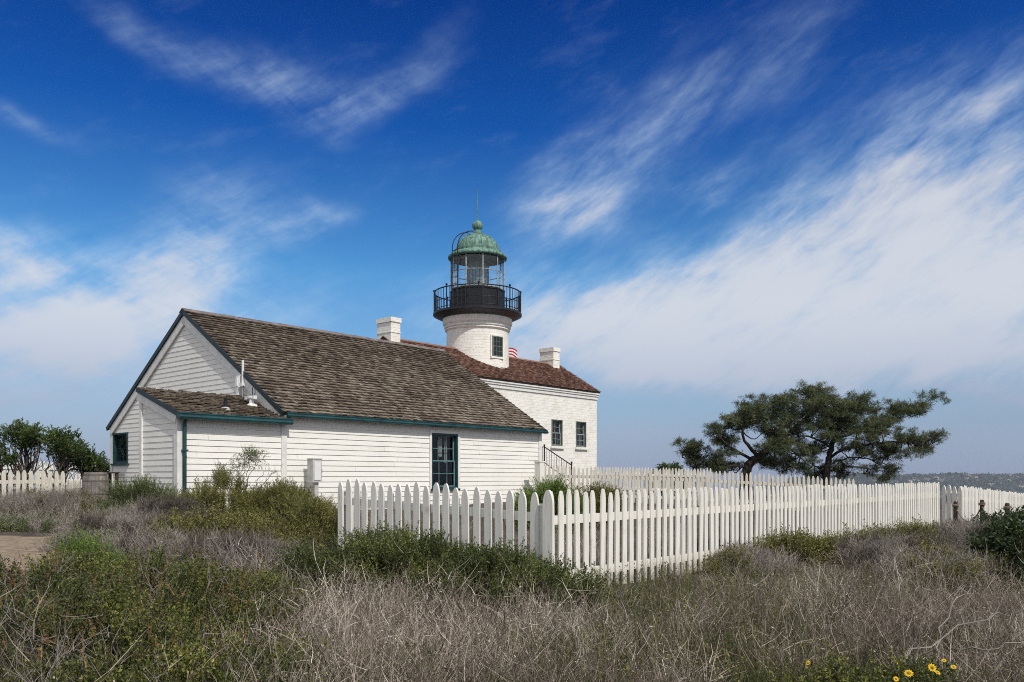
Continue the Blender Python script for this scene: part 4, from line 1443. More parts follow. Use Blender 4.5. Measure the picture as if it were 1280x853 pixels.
# flag behind the tower
pf = px(619, 450, 62); g = gz(pf[0], pf[1])
fl = empty('flagpole', (pf[0], pf[1], g), 0, label='flagpole behind the tower with a red and white striped flag showing', cat='flagpole')
mb = MB(); mb.tube([(0, 0, -.3), (0, 0, 9.75 - g)], [.06, .035], 8); mb.build('pole', M['plastic'], fl)
mb = MB(); nx = 24
zt1 = 9.78 - g
for i in range(nx):
    for j in range(13):
        def fp(a, b_):
            return (1.62 * a, .22 * math.sin(a * 8 + b_) * a, zt1 - 1.5 * b_ - .42 * a * a + .10 * math.sin(a * 9 + b_ * 2) * a)
        mi = 2 if (i < 10 and j < 7) else (0 if j % 2 == 0 else 1)
        mb.quad(fp(i / nx, j / 13), fp((i + 1) / nx, j / 13), fp((i + 1) / nx, (j + 1) / 13), fp(i / nx, (j + 1) / 13), mi)
mb.build('flag', [M['red'], M['white_cloth'], M['navy']], fl)

# ------------------------------------------------------------------ trees
def limb(mb, pts, r0, r1, n=7):
    pts = [np.asarray(p, float) for p in pts]
    # smooth the polyline
    out = []
    for i in range(len(pts) - 1):
        pm1 = pts[max(i - 1, 0)]; p0 = pts[i]; p1 = pts[i + 1]; p2 = pts[min(i + 2, len(pts) - 1)]
        for t in np.linspace(0, 1, 5, endpoint=False):
            out.append(.5 * (2 * p0 + (p1 - pm1) * t + (2 * pm1 - 5 * p0 + 4 * p1 - p2) * t * t + (3 * p0 - pm1 - 3 * p1 + p2) * t ** 3))
    out.append(pts[-1])
    k = len(out)
    mb.tube([p + rng.normal(size=3) * .02 for p in out], [r0 + (r1 - r0) * i / (k - 1) for i in range(k)], n)
    return out


TN = [t_needles(18, .21, .017) for _ in range(6)]


def pine(label, root, limbs, clumps, Y, n_per, seed):
    """root (x, y) and limbs in photo columns/rows at depth Y, clumps as (x, y, rx, ry, depth offset)"""
    p0 = px(*root, Y); g = gz(p0[0], p0[1])
    base = np.array([p0[0], p0[1], g])
    o = empty('pine_tree', tuple(base), label=label, cat='pine tree')
    mb = MB(); allp = []
    for (pts, r0, r1) in limbs:
        w = [px(x, y, Y + dy) - base for (x, y, dy) in pts]
        if pts[0][:2] == root: w[0] = np.array([0, 0, -.3])
        allp += limb(mb, w, r0, r1)
    ap = np.array(allp)
    P, D, T = [], [], []
    r_ = np.random.default_rng(seed)
    extra = []
    while len(extra) < 42:
        a_, b_ = clumps[r_.integers(len(clumps))], clumps[r_.integers(len(clumps))]
        if a_ is b_ or abs(a_[0] - b_[0]) > 32 or abs(a_[1] - b_[1]) > 20: continue
        f = r_.uniform(.25, .75)
        extra.append((a_[0] + (b_[0] - a_[0]) * f + r_.normal() * 3, a_[1] + (b_[1] - a_[1]) * f + r_.normal() * 2.5, r_.uniform(6, 13), r_.uniform(3.5, 6.5), a_[4] + (b_[4] - a_[4]) * f + r_.normal() * .6))
    for (x, y, rx, ry, dy) in list(clumps) + extra:
        c = px(x, y, Y + dy) - base
        RX, RZ = rx / F * Y, ry / F * Y
        # a branch from the nearest limb reaches into every clump
        tgt = c + np.array([0, 0, -RZ * .5])
        near = ap[np.argmin(((ap - tgt) ** 2 * np.array([1, 1, 2.5])).sum(1))]
        limb(mb, [near, (near + tgt) / 2 + rng.normal(size=3) * .12 + np.array([0, 0, -.1]), tgt], .045, .015, 5)
        ns = 6 + int(RX * 6)
        for _ in range(ns):
            q = c + rng.uniform(-1.15, 1.15, 3) * np.array([RX, RX * .8, RZ * .9])
            limb(mb, [tgt, (tgt + q) / 2 + rng.normal(size=3) * .06, q], .020, .006, 4)
        n = int(n_per * (RX * 2.0) * (RZ * 2.2) + 6)
        # pads: sub-tufts gathered into horizontal plates
        m_ = max(4, int(n / 11))
        sub = rng.normal(size=(m_, 3)) * np.array([RX * .62, RX * .6, RZ * .55])
        sub[:, 2] += sub[:, 0] * rng.normal() * .18
        which = rng.integers(0, m_, n)
        pp = sub[which] + rng.normal(size=(n, 3)) * np.array([.15, .15, .07])
        P.append(c + pp); D.append(pp * np.array([.5, .5, .4]) / max(RX, .2) + np.array([0, 0, .9]) + rng.normal(size=(n, 3)) * .4)
        tsub = rng.uniform(size=m_)
        T.append(np.clip(tsub[which] * .7 + rng.uniform(size=n) * .3, 0, 1))
    mb.build('trunk', M['bark'], o, smooth=True)
    P = np.concatenate(P); D = np.concatenate(D)
    scatter('crown', TN, P, D, rng.uniform(.75, 1.3, len(P)), [M['bark'], M['needle']], o, np.concatenate(T))
    return o


pine('wind-bent pine with a thick dark leaning trunk, left one of the two', (930, 600),
     [([(930, 600, 0), (934, 585, 0), (948, 571, 0), (968, 556, .5), (992, 537, .8), (1010, 520, 1)], .30, .07),
      ([(948, 571, 0), (935, 556, -.8), (928, 540, -1), (935, 520, -1.2)], .12, .03),
      ([(940, 575, 0), (915, 560, -1), (900, 548, -1.5), (893, 537, -1.5)], .09, .025),
      ([(936, 583, 0), (905, 582, -.5), (875, 580, -.5), (852, 567, -.5)], .08, .025),
      ([(968, 556, .5), (985, 560, 1.5), (1003, 575, 2), (1015, 585, 2)], .07, .025),
      ([(960, 562, .5), (990, 552, -1), (1005, 548, -1.2)], .06, .025)],
     [(858, 561, 17, 7, -.5), (880, 568, 18, 8, .3), (900, 574, 18, 9, -.6), (915, 583, 18, 9, .5), (893, 584, 24, 8, -.4), (872, 578, 14, 7, 0),
      (898, 536, 13, 6, -1.5), (912, 530, 15, 7, -1), (925, 519, 17, 9, -1.2), (938, 509, 17, 9, -.6), (955, 503, 18, 9, .5), (945, 522, 18, 10, .8), (962, 517, 20, 11, -.8),
      (978, 510, 20, 11, .2), (990, 500, 20, 10, -.8), (1000, 516, 20, 12, 1.2), (985, 528, 20, 10, -.2), (955, 535, 16, 8, -1.3), (968, 545, 16, 7, 1.4),
      (1012, 494, 18, 8, .3), (1022, 507, 18, 10, -1.0), (955, 559, 17, 7, -1.2), (975, 564, 17, 7, -1.6), (990, 572, 15, 7, 1.6), (1012, 530, 14, 10, 1.5), (998, 543, 13, 8, .4), (985, 550, 12, 6, -1.0), (1008, 556, 11, 6, 1.0), (1000, 568, 12, 5, -.4), (968, 578, 10, 5, .6), (982, 586, 12, 5, 1.2), (950, 575, 8, 4, 1.0), (928, 536, 10, 7, .5), (918, 548, 9, 5, -1.2), (905, 556, 8, 5, .6)],
     46, 80, 11)
pine('broad flat-topped pine with long branches reaching right, right one of the two', (1033, 604),
     [([(1033, 604, 0), (1033, 590, 0), (1037, 570, 0), (1042, 550, .3), (1052, 530, .5), (1060, 512, .6)], .24, .06),
      ([(1037, 572, 0), (1055, 562, -.8), (1080, 557, -1.2), (1110, 553, -1.4), (1140, 552, -1.6), (1165, 548, -1.6)], .09, .025),
      ([(1042, 550, .3), (1070, 540, .9), (1100, 528, 1.2), (1130, 512, 1.2), (1155, 503, 1.2)], .09, .025),
      ([(1033, 590, 0), (1060, 584, -.6), (1085, 586, -1), (1110, 592, -1)], .06, .02),
      ([(1036, 580, 0), (1060, 573, .8), (1090, 575, 1.3), (1112, 583, 1.4)], .055, .02),
      ([(1040, 560, 0), (1018, 548, -.6), (1000, 545, -1)], .07, .025),
      ([(1033, 592, 0), (1018, 583, .4), (1008, 575, .6)], .05, .02)],
     [(1010, 489, 17, 6, -.5), (1030, 492, 17, 8, .5), (1020, 505, 18, 9, .8), (1042, 500, 20, 10, -.7), (1035, 515, 20, 11, -1.2), (1058, 505, 20, 10, .6), (1050, 520, 22, 11, 1.0),
      (1075, 502, 20, 9, -.3), (1068, 516, 20, 11, -.8), (1088, 512, 18, 10, .8), (1062, 534, 22, 10, -.6), (1040, 532, 18, 10, .4), (1085, 528, 20, 10, -.5), (1075, 545, 20, 8, .8),
      (1095, 540, 18, 9, -1.2), (1022, 528, 14, 10, -1), (1108, 522, 17, 9, .9), (1120, 510, 16, 8, 1.2), (1138, 506, 17, 8, .9), (1155, 505, 15, 8, 1.3), (1150, 515, 13, 6, .8), (1125, 520, 12, 6, 1.6),
      (1125, 549, 15, 7, -1.4), (1143, 551, 15, 7, -1.7), (1160, 547, 13, 6, -1.4), (1172, 542, 8, 4, -1.6), (1150, 560, 12, 6, -1.2), (1118, 563, 9, 5, -1), (1133, 567, 8, 4, -1.5), (1110, 560, 8, 6, -.8),
      (1095, 585, 10, 4, 1.3), (1115, 588, 10, 4, 1.2), (1080, 590, 12, 5, -.5), (1105, 597, 9, 4, -1), (1060, 592, 8, 4, .3), (1100, 573, 8, 4, 1.2), (1075, 570, 8, 4, .6), (1055, 578, 8, 5, -.5), (1020, 592, 12, 7, .4), (1035, 545, 12, 6, -1.0), (1003, 584, 10, 5, 1), (1018, 565, 10, 6, .8), (1050, 560, 10, 6, 1.0), (1064, 556, 10, 5, -1.0), (1090, 563, 10, 5, -.6), (1015, 575, 9, 5, -.8), (1050, 590, 9, 5, 1.0), (1028, 555, 9, 5, 1.2)],
     47, 80, 12)

# wind-shaped cypresses at the far left
TC = [t_leafy(26, .05, .022, .22, .8) for _ in range(4)]


def cypress(label, x, ybase_Y, clumps, seed, dead=14):
    Y = ybase_Y
    p0 = px(x, 600, Y); g = gz(p0[0], p0[1]); base = np.array([p0[0], p0[1], g])
    o = empty('cypress_tree', tuple(base), label=label, cat='tree')
    mb = MB(); P, D, T = [], [], []
    tr = limb(mb, [(0, 0, -.2), (.05, .05, .3), (-.05, 0, .7), (.05, .1, 1.0)], .12, .07)
    for (cx, cy, rx, ry, dy) in clumps:
        c = px(cx, cy, Y + dy) - base; RX, RZ = rx / F * Y, ry / F * Y
        for _ in range(5):
            q = c + rng.uniform(-.8, .8, 3) * np.array([RX, RX, RZ])
            s_ = tr[rng.integers(4, len(tr))]
            limb(mb, [s_, s_ * .5 + q * .5 + rng.normal(size=3) * .12, q], .035, .008, 5)
        n = int(520 * RX * RZ * 4 / 1.6) + 60
        pp, dd = dome(n, RX, RX * .9, RZ, seed + abs(int(cx)) + 1, .45, .5, .6, .11)
        flip = rng.uniform(size=n) < .4
        pp[flip, 2] *= -.8
        P.append(c + pp); D.append(dd)
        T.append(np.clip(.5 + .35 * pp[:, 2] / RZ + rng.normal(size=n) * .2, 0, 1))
    for _ in range(dead):
        a = rng.uniform(0, 6.28); h = rng.uniform(.5, 1.5)
        q = np.array([math.cos(a) * rng.uniform(.4, 1.1), math.sin(a) * .6, h])
        limb(mb, [(0, 0, .1), q * .5 + rng.normal(size=3) * .15, q], .022, .005, 4)
    mb.build('trunk', M['bark_grey'], o, smooth=True)
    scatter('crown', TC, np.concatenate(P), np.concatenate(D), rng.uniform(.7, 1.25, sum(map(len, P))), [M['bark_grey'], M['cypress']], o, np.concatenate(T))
    return o


cypress('dark green tree with forked bare trunk, second from the left edge', 30, 27.5,
        [(20, 546, 11, 8, 0), (30, 541, 9, 6, .3), (40, 547, 10, 9, -.2), (24, 556, 12, 7, .2), (38, 558, 8, 8, 0), (52, 552, 5, 5, .2)], 3, 26)
cypress('rounded bright green tree between the forked tree and the barrel', 76, 27.0,
        [(78, 549, 12, 8, 0), (72, 558, 10, 8, -.3), (85, 561, 13, 9, .3), (74, 568, 12, 7, .2), (92, 569, 9, 7, -.2), (84, 577, 10, 6, .1)], 5, 18)
cypress('low spreading green tree leaning over the barrel', 106, 27.6,
        [(108, 580, 13, 7, 0), (112, 573, 6, 6, .2), (122, 585, 9, 6, -.1), (98, 586, 8, 7, 0), (126, 590, 6, 4, .1)], 8, 8)
cypress('green tree cut by the left edge of the photograph', -4, 27.0,
        [(-6, 553, 12, 8, 0), (4, 578, 10, 8, 0), (-10, 570, 12, 9, 0)], 9, 20)

# ------------------------------------------------------------------ shrubs and grasses
LF = [t_leafy(28, .021, .0092, .22, .8) for _ in range(6)]
LFs = [t_leafy(16, .026, .011, .20) for _ in range(5)]
BR = [t_leafy(26, .05, .007, .30, .45) for _ in range(5)]        # broom: upright narrow leaves
LT_ = [t_leafy(20, .045, .02, .24) for _ in range(5)]
TW = [t_twigs(4, .34, .006, .8, 3) for _ in range(5)]
TWf = [t_twigs(5, .30, .0075, .9, 4) for _ in range(5)]
GR = [t_grass(8, .45, .007, .5) for _ in range(5)]


def at(x, Y): return (x - 640) / F * Y


def sh(label, x, Y, rx, ry, ytop, n, tms, mk, seed, **k):
    h = max(((598 - ytop) / F * Y - gz(at(x, Y), Y)) * .87 - .17, .10)
    return shrub(k.pop('name', 'shrub'), label, at(x, Y), Y, rx, ry, h, n, tms, [M['bark_grey'], M[mk]], seed, **k)


# foreground left: a mass of dark green bushes
sh('dark leafy bush in the bottom left corner of the foreground', 40, 5.2, .85, .75, 742, 2200, LF, 'green', 1, twig=TW, ntw=60)
sh('broad dark green bush in the left foreground, behind the corner bush', 60, 7.2, 1.35, .9, 690, 2800, LF, 'green', 2, twig=TW, ntw=90)
sh('dark green bush below the bright green tuft in the foreground', 190, 6.6, 1.0, .9, 694, 2600, LF, 'green', 4, twig=TW, ntw=70)
sh('low dark bush at the bottom left, next to the dry grass', 205, 5.0, .75, .6, 765, 1700, LF, 'green', 5, twig=TW, ntw=60)
sh('dark green bush at the right end of the left foreground thicket', 290, 7.4, .75, .8, 700, 1700, LF, 'green', 6, twig=TW, ntw=60)
sh('bright fresh green tuft of broom beside the dirt path', 112, 9.3, .17, .17, 656, 800, BR, 'fresh', 7, upw=1.2, jit=.3, smin=.5, smax=.85)
sh('small bright green tuft just right of the fresh broom', 136, 9.2, .11, .11, 668, 350, BR, 'fresh', 8, upw=1.2, jit=.3, smin=.45, smax=.75)
# bank in front of the cottage
sh('pale green bush under the lean-to wall', 182, 16.6, .62, .5, 598, 1500, BR, 'sagegreen', 9, upw=1.0)
sh('grey twiggy dead bush in front of the pale green one', 190, 13.8, .75, .6, 618, 500, TWf, 'twig', 10, part='twigs', twig=TWf, ntw=500)
sh('grey leafless bush beside the dirt path on the left', 145, 12.6, .6, .5, 634, 300, TWf, 'twig', 11, part='twigs', twig=TWf, ntw=380)
sh('tall green grassy bush before the lean-to corner', 275, 15.0, .75, .6, 600, 2100, BR, 'olive', 12, upw=1.3, jit=.3)
sh('large green grassy bush by the utility box', 355, 15.2, 1.0, .7, 602, 2900, BR, 'olive', 13, upw=1.4, jit=.3)
sh('low yellow-green mound in front of the tall grassy bush', 285, 11.6, .85, .6, 628, 2400, LFs, 'olive', 14)
sh('yellow-green bush touching the left end of the shaded fence', 395, 12.6, .55, .5, 612, 1500, BR, 'olive', 15, upw=1.1)
sh('low dry twig bush between the bright green tufts and the yellow-green mound', 205, 10.9, .75, .5, 662, 300, TWf, 'twig', 44, part='twigs', twig=TWf, ntw=380)
sh('small grey-green bush at the right end of the dirt path', 105, 11.2, .45, .4, 660, 700, LFs, 'sagegreen', 45, twig=TWf, ntw=160)
sh('grey dry bush on the bank below the yellow-green mound', 300, 9.8, .7, .5, 662, 300, TWf, 'twig', 16, part='twigs', twig=TWf, ntw=420)
# along the near fence
sh('dense dark green bush spilling in front of the shaded fence', 520, 9.0, .95, .75, 640, 3800, LF, 'bush', 17, lo=.45)
sh('dark green bush at the left foot of the shaded fence', 425, 8.8, .6, .6, 660, 1500, LF, 'bush', 18)
sh('dark green bush at the foot of the fence corner', 620, 8.1, .7, .6, 668, 2500, LF, 'bush', 19)
sh('small dark bush just right of the fence corner', 700, 7.75, .42, .4, 700, 1000, LF, 'bush', 20)
sh('deep green bush inside the fence by the cottage corner post', 690, 15.5, .62, .5, 590, 2200, BR, 'fresh', 21, upw=.9)
sh('low green bush inside the fence right of the deep green one', 745, 16.5, .55, .45, 597, 1300, BR, 'olive', 22)
# right hand side
sh('yellow-green bush against the long fence, middle right', 1005, 11.9, .62, .45, 656, 1900, LFs, 'olive', 23)
sh('olive bush right of the yellow-green one by the long fence', 1085, 12.2, .7, .5, 658, 1900, LFs, 'olive', 24, twig=TWf, ntw=200)
sh('olive green bush near the far end of the long fence', 1148, 13.4, .75, .55, 644, 1900, LFs, 'olive', 25, twig=TWf, ntw=120)
sh('grey twiggy bush before the far end of the long fence', 1120, 11.6, .8, .6, 664, 500, TWf, 'twig', 26, part='twigs', twig=TWf, ntw=650)
sh('brown twiggy bush around the rope posts', 1222, 15.8, .75, .5, 648, 400, TWf, 'twig', 27, part='twigs', twig=TWf, ntw=500)
sh('large dark green bush at the right edge', 1288, 10.6, .78, .7, 618, 4200, LT_, 'shaded_bush', 28, lo=.45)
sh('green bush behind the last rope post at the right edge', 1278, 14.6, .70, .6, 632, 1900, LT_, 'shaded_bush', 29)
sh('wide olive grey bush left of the large dark bush', 1192, 10.4, .85, .65, 674, 1100, LFs, 'olive', 30, twig=TWf, ntw=620)
sh('low brown twig bush against the middle of the long fence', 900, 11.4, .6, .4, 690, 200, TWf, 'twig', 31, part='twigs', twig=TWf, ntw=330)
sh('grey brown twig bush between the long fence and the big dark bush', 1218, 12.9, .62, .5, 646, 250, TWf, 'twig', 40, part='twigs', twig=TWf, ntw=480)
sh('brown dry bush leaning on the long fence left of the yellow-green one', 925, 10.9, .6, .35, 682, 350, LFs, 'olive', 42, twig=TWf, ntw=380)
sh('green sprout with yellow daisies at the bottom right', 1135, 5.1, .32, .2, 842, 420, LF, 'green', 32, sink=.0)
sh('small green sprout at the bottom edge left of the daisies', 1050, 4.9, .22, .2, 846, 300, LF, 'green', 33, sink=.0)
sh('dark brush tangle below the weathered fence at the left edge', 20, 17.5, 1.3, .7, 603, 900, LFs, 'green', 34, twig=TWf, ntw=700)
sh('brown brush with bare crooked sticks beside the left fence end', 70, 18.0, .9, .7, 600, 700, LFs, 'olive', 35, twig=TWf, ntw=600)
sh('low grey-green brush left of the dirt path', 25, 14.6, 1.0, .5, 646, 1100, LFs, 'sagegreen', 36, twig=TWf, ntw=260)
sh('low green scrub at the top of the dirt path by the barrel', 128, 15.8, .6, .45, 630, 900, LFs, 'green', 37, twig=TWf, ntw=200)
sh('low evergreen shrub left of the pines behind the yard fence', 838, 40, .9, .8, 577, 1200, LT_, 'cypress', 38, smin=1.3, smax=2.0)

# tall flowering stem plant against the lean-to wall
pz = np.array([at(300, 16.4), 16.4]); g = gz(*pz)
tp = empty('stem_plant', (pz[0], pz[1], g), label='tall airy stems with leafy tops rising against the lean-to wall', cat='plant')
mb = MB(); P, D = [], []
for (x, y, n) in ((279, 590, 60), (313, 570, 110), (300, 582, 40), (322, 573, 50), (331, 588, 8), (345, 590, 8), (288, 598, 30), (306, 576, 40)):
    q = px(x, y, 16.4 + rng.uniform(-.2, .2)) - np.array([pz[0], pz[1], g])
    limb(mb, [(rng.normal() * .05, 0, 0), q * np.array([.35, .5, .5]) + rng.normal(size=3) * .02, q], .010, .004, 5)
    P.append(q + rng.normal(size=(n, 3)) * np.array([.09, .09, .06])); D.append(np.array([0, 0, .6]) + rng.normal(size=(n, 3)))
mb.build('stem', M['bark_grey'], tp)
P = np.concatenate(P)
scatter('foliage', LFs, P, np.concatenate(D), rng.uniform(.55, 1.0, len(P)), [M['bark_grey'], M['sagegreen']], tp)

# dirt path
def path_w(x, y):
    return None
pts = [(-15, 13.2), (-8.9, 13.6), (-7.2, 13.1), (-5.6, 12.4), (-4.4, 11.2), (-4.6, 9.9), (-6.0, 9.2), (-15, 9.2)]
pts2 = [(-11.6, 22.5), (-10.4, 22.2), (-9.3, 17.8), (-9.0, 13.6), (-10.4, 13.6), (-10.6, 18)]


def inside(poly, x, y):
    r_ = np.zeros(len(x), bool); j = len(poly) - 1
    for i in range(len(poly)):
        xi, yi = poly[i]; xj, yj = poly[j]
        c = ((yi > y) != (yj > y)) & (x < (xj - xi) * (y - yi) / (yj - yi + 1e-12) + xi)
        r_ ^= c; j = i
    return r_


M['dirt'] = simple('sandy_path_dirt', (.31, .235, .16), .95, .2, 11, 1.0, 22)
xs = np.arange(-15.4, -3.8, .12); ys = np.arange(8.8, 23, .12)
XX, YY = np.meshgrid(xs, ys)
wx = XX + .14 * np.sin(YY * 3.1) + .09 * np.sin(YY * 7.3 + XX * 4); wy = YY + .12 * np.sin(XX * 3.7) + .07 * np.sin(XX * 8.1)
ok = (inside(pts, wx.ravel(), wy.ravel()) | inside(pts2, wx.ravel(), wy.ravel())).reshape(XX.shape)
mb = MB(); vid = {}
ZZ = zg(XX, YY) + .004
for i in range(len(ys) - 1):
    for j in range(len(xs) - 1):
        if ok[i, j]:
            ids = []
            for (a, b_) in ((i, j), (i, j + 1), (i + 1, j + 1), (i + 1, j)):
                if (a, b_) not in vid:
                    vid[(a, b_)] = len(mb.v); mb.v.append((XX[a, b_], YY[a, b_], ZZ[a, b_] + .006))
                ids.append(vid[(a, b_)])
            mb.f.append(tuple(ids)); mb.m.append(0)
tag(mb.build('dirt_path', M['dirt'], smooth=True), kind='structure')


def in_building(x, y):
    dx, dy = x - CX, y - CY
    u_ = dx * U[0] + dy * U[1]; v_ = dx * V[0] + dy * V[1]
    return ((u_ > -.1) & (u_ < L_ + .1) & (v_ > -.1) & (v_ < W_ + .1)) | ((u_ > -D_ - .1) & (u_ < .2) & (v_ > -.1) & (v_ < w_ + .1))


def on_path(x, y):
    return inside(pts, x, y) | inside(pts2, x, y)


def field(n, y0, y1, power, kx=.92):
    y = (y0 ** (1 - power) + rng.uniform(size=n) * (y1 ** (1 - power) - y0 ** (1 - power))) ** (1 / (1 - power))
    x = rng.uniform(-kx, kx, n) * y
    return x, y


def vnoise(x, y, s, seed):
    r_ = np.random.default_rng(seed); v = np.zeros_like(x)
    for k in range(8):
        a, f, p = r_.uniform(0, 6.28), r_.uniform(.6, 1.8) * s, r_.uniform(0, 6.28)
        v += np.sin((x * math.cos(a) + y * math.sin(a)) * f + p)
    return v / 2.8


def tm_dry():
    """a clump of crooked dry stalks with side branchlets"""
    t = Tm()
    for _ in range(7):
        off = np.array([*rng.normal(size=2) * .07, 0])
        ps = [off + p for p in curve_pts(.38 * rng.uniform(.4, 1.25), rng.uniform(.03, .62), 5, .17, .02)]
        a = rng.uniform(0, np.pi)
        t.ribbon(ps, .0046, (math.cos(a), math.sin(a), 0), 0)
        for _ in range(3):
            i = rng.integers(1, 5)
            sub = [ps[i] + q for q in curve_pts(rng.uniform(.06, .20), rng.uniform(.2, 1.3), 3, .25)]
            t.ribbon(sub, .0034, rv(), 0)
            if rng.uniform() < .3:
                for _ in range(2): t.leaf(sub[-1] + rng.normal(size=3) * .006, rv() + np.array([0, 0, .6]), rv(), rng.uniform(.010, .022), .0055, 0)
    return t.done()


def in_shrub(x, y):
    r_ = np.zeros(len(x), bool)
    for (a, b_, rx, ry) in FOOT:
        r_ |= ((x - a) / rx) ** 2 + ((y - b_) / ry) ** 2 < 1
    return r_


TD = [tm_dry() for _ in range(10)]
# each plant is a mound of clumps that splay outwards from one root
xc, yc = field(2050, 3.9, 21, 1.30)
npl = len(xc)
pr_ = rng.uniform(.10, .24, npl); ph_ = rng.uniform(.62, 1.35, npl); pt_ = rng.uniform(size=npl)
which = rng.integers(0, npl, 15000)
off = rng.normal(size=(15000, 2)) * pr_[which][:, None]
x, y = xc[which] + off[:, 0], yc[which] + off[:, 1]
kx = x / y
left_green = (kx < -.30) & (y < 8.2)
keep = (y > 3.8) & ~in_building(x, y) & (~on_path(x, y) | (rng.uniform(size=len(x)) < np.where(kx > -.50, .45, .10))) & (rng.uniform(size=len(x)) > np.where(left_green, .72, .0))
keep &= (~in_shrub(x, y) | (rng.uniform(size=len(x)) < .12)) & (vnoise(x, y, 1.7, 3) > -1.25)
x, y, which, off, kx = x[keep], y[keep], which[keep], off[keep], kx[keep]
P = np.stack([x, y, zg(x, y) - .02], 1)
rel = off / pr_[which][:, None]
D = np.concatenate([rel * .28 + rng.normal(size=(len(x), 2)) * .18, np.ones((len(x), 1))], 1)
hs_ = ph_[which] * (1.12 - .17 * np.hypot(rel[:, 0], rel[:, 1]))
hs_ = np.where((kx < -.34) & (y > 7.6) & (y < 15), hs_ * np.where(kx > -.47, .62, .42), hs_)
behind = (((x - B0[0]) * -U[1] + (y - B0[1]) * U[0]) > 0) & (((x - B0[0]) * U[0] + (y - B0[1]) * U[1]) > 0)
hs_ = np.where(behind, hs_ * .8, hs_)
hs_ = np.where(on_path(x, y), hs_ * .45, hs_)
dB = (x - B0[0]) * U[1] - (y - B0[1]) * U[0]          # metres in front of the long fence
hs_ = hs_ * np.where((dB > 0) & (dB < 2.2) & ((x - B0[0]) * U[0] + (y - B0[1]) * U[1] > -1.2), .52 + .48 * np.clip(dB / 2.2, 0, 1) ** 1.5, 1.0)
tint = np.clip(.13 + .60 * pt_[which] + .12 * vnoise(x, y, 1.4, 6) + rng.normal(size=len(x)) * .20, 0, 1)
g_ = scatter('dry_grass', TD, P, D, np.clip(hs_ * rng.uniform(.7, 1.15, len(x)), .25, 1.6), [M['straw']], None, tint)
tag(g_, 'tangled pale dry grass and stalks covering the foreground', 'dry grass', kind='stuff')
# green blades and low leafy weeds between the dry stalks
x, y = field(12500, 4.0, 21, 1.45)
keep = ~in_building(x, y) & (~on_path(x, y) | ((x / y > -.50) & (rng.uniform(size=len(x)) < .6))) & (vnoise(x, y, 1.3, 21) + .6 * vnoise(x, y, 4.0, 22) > -.05) & ~((x / y < -.47) & (y > 8) & (y < 15))
x, y = x[keep], y[keep]
P = np.stack([x, y, zg(x, y) - .02], 1)
D = np.stack([rng.normal(size=len(x)) * .2, rng.normal(size=len(x)) * .2, np.ones(len(x))], 1)
TG = [t_grass(9, .34, .005, .55, .06) for _ in range(5)] + [t_leafy(16, .024, .010, .24, .9, 2) for _ in range(6)]
g_ = scatter('green_weeds', TG, P, D, rng.uniform(.7, 1.15, len(x)), [M['weed'], M['green']])
tag(g_, 'olive green weeds and blades mixed into the dry grass', 'weeds', kind='stuff')
# rust-coloured seed heads over the left thicket
n = 230
x = rng.uniform(-.66, -.30, n); y = rng.uniform(4.6, 7.6, n); x = x * y
P = np.stack([x, y, zg(x, y) + rng.uniform(.30, .62, n)], 1)
TRs = [t_leafy(16, .016, .010, .10, 1.0) for _ in range(4)]
g_ = scatter('seed_heads', TRs, P, np.stack([rng.normal(size=n) * .3, rng.normal(size=n) * .3, np.ones(n)], 1), rng.uniform(.6, 1.3, n), [M['rust'], M['rust']])
tag(g_, 'rust brown seed heads scattered over the left bushes', 'seed heads', kind='stuff')
# long bare stalks at the bottom right
mb = MB()
ds = empty('dead_branch', (*[at(1160, 5.6), 5.6], gz(at(1160, 5.6), 5.6)), label='pale bare forked branch lying across the grass near the daisies', cat='branch')
for (q0, q1, r_) in (((-.35, 0, .12), (.75, .35, .50), .009), ((-.1, .02, .2), (.25, .15, .62), .007), ((.1, 0, .05), (.20, -.1, .48), .007), ((.3, .15, .32), (.95, .1, .40), .006), ((-.3, 0, .1), (-.75, -.1, .16), .007)):
    limb(mb, [q0, (np.array(q0) + q1) / 2 + rng.normal(size=3) * .04, q1], r_, .003, 5)
mb.build('branch', M['twig'], ds)

# yellow daisies
M['yellow'] = simple('yellow_petals', (.72, .48, .01), .6, .05, 30)
M['disc'] = simple('orange_flower_centre', (.35, .16, .01), .8, .1, 60)
M['stalk'] = simple('green_stalk', (.08, .13, .03), .7, .1, 20)
fl_list = [(1010, 829, 5.2, .8, 'yellow daisy alone in the dry grass, left of the other daisies'), (1120, 828, 5.2, .7, 'small yellow daisy above the green sprout'),
           (1136, 842, 5.0, 1.25, 'large yellow daisy lowest in the daisy patch'), (1165, 835, 5.1, 1.3, 'large yellow daisy in the middle of the daisy patch'),
           (1180, 826, 5.2, .7, 'small yellow daisy on the upper right of the patch'), (1192, 834, 5.1, .8, 'yellow daisy furthest right'), (1120, 849, 4.9, .8, 'yellow daisy at the bottom edge of the grass'),
           (1172, 841, 5.0, .8, 'yellow daisy just right below the middle one'), (1103, 846, 4.95, .5, 'tiny yellow daisy at the left of the patch')]
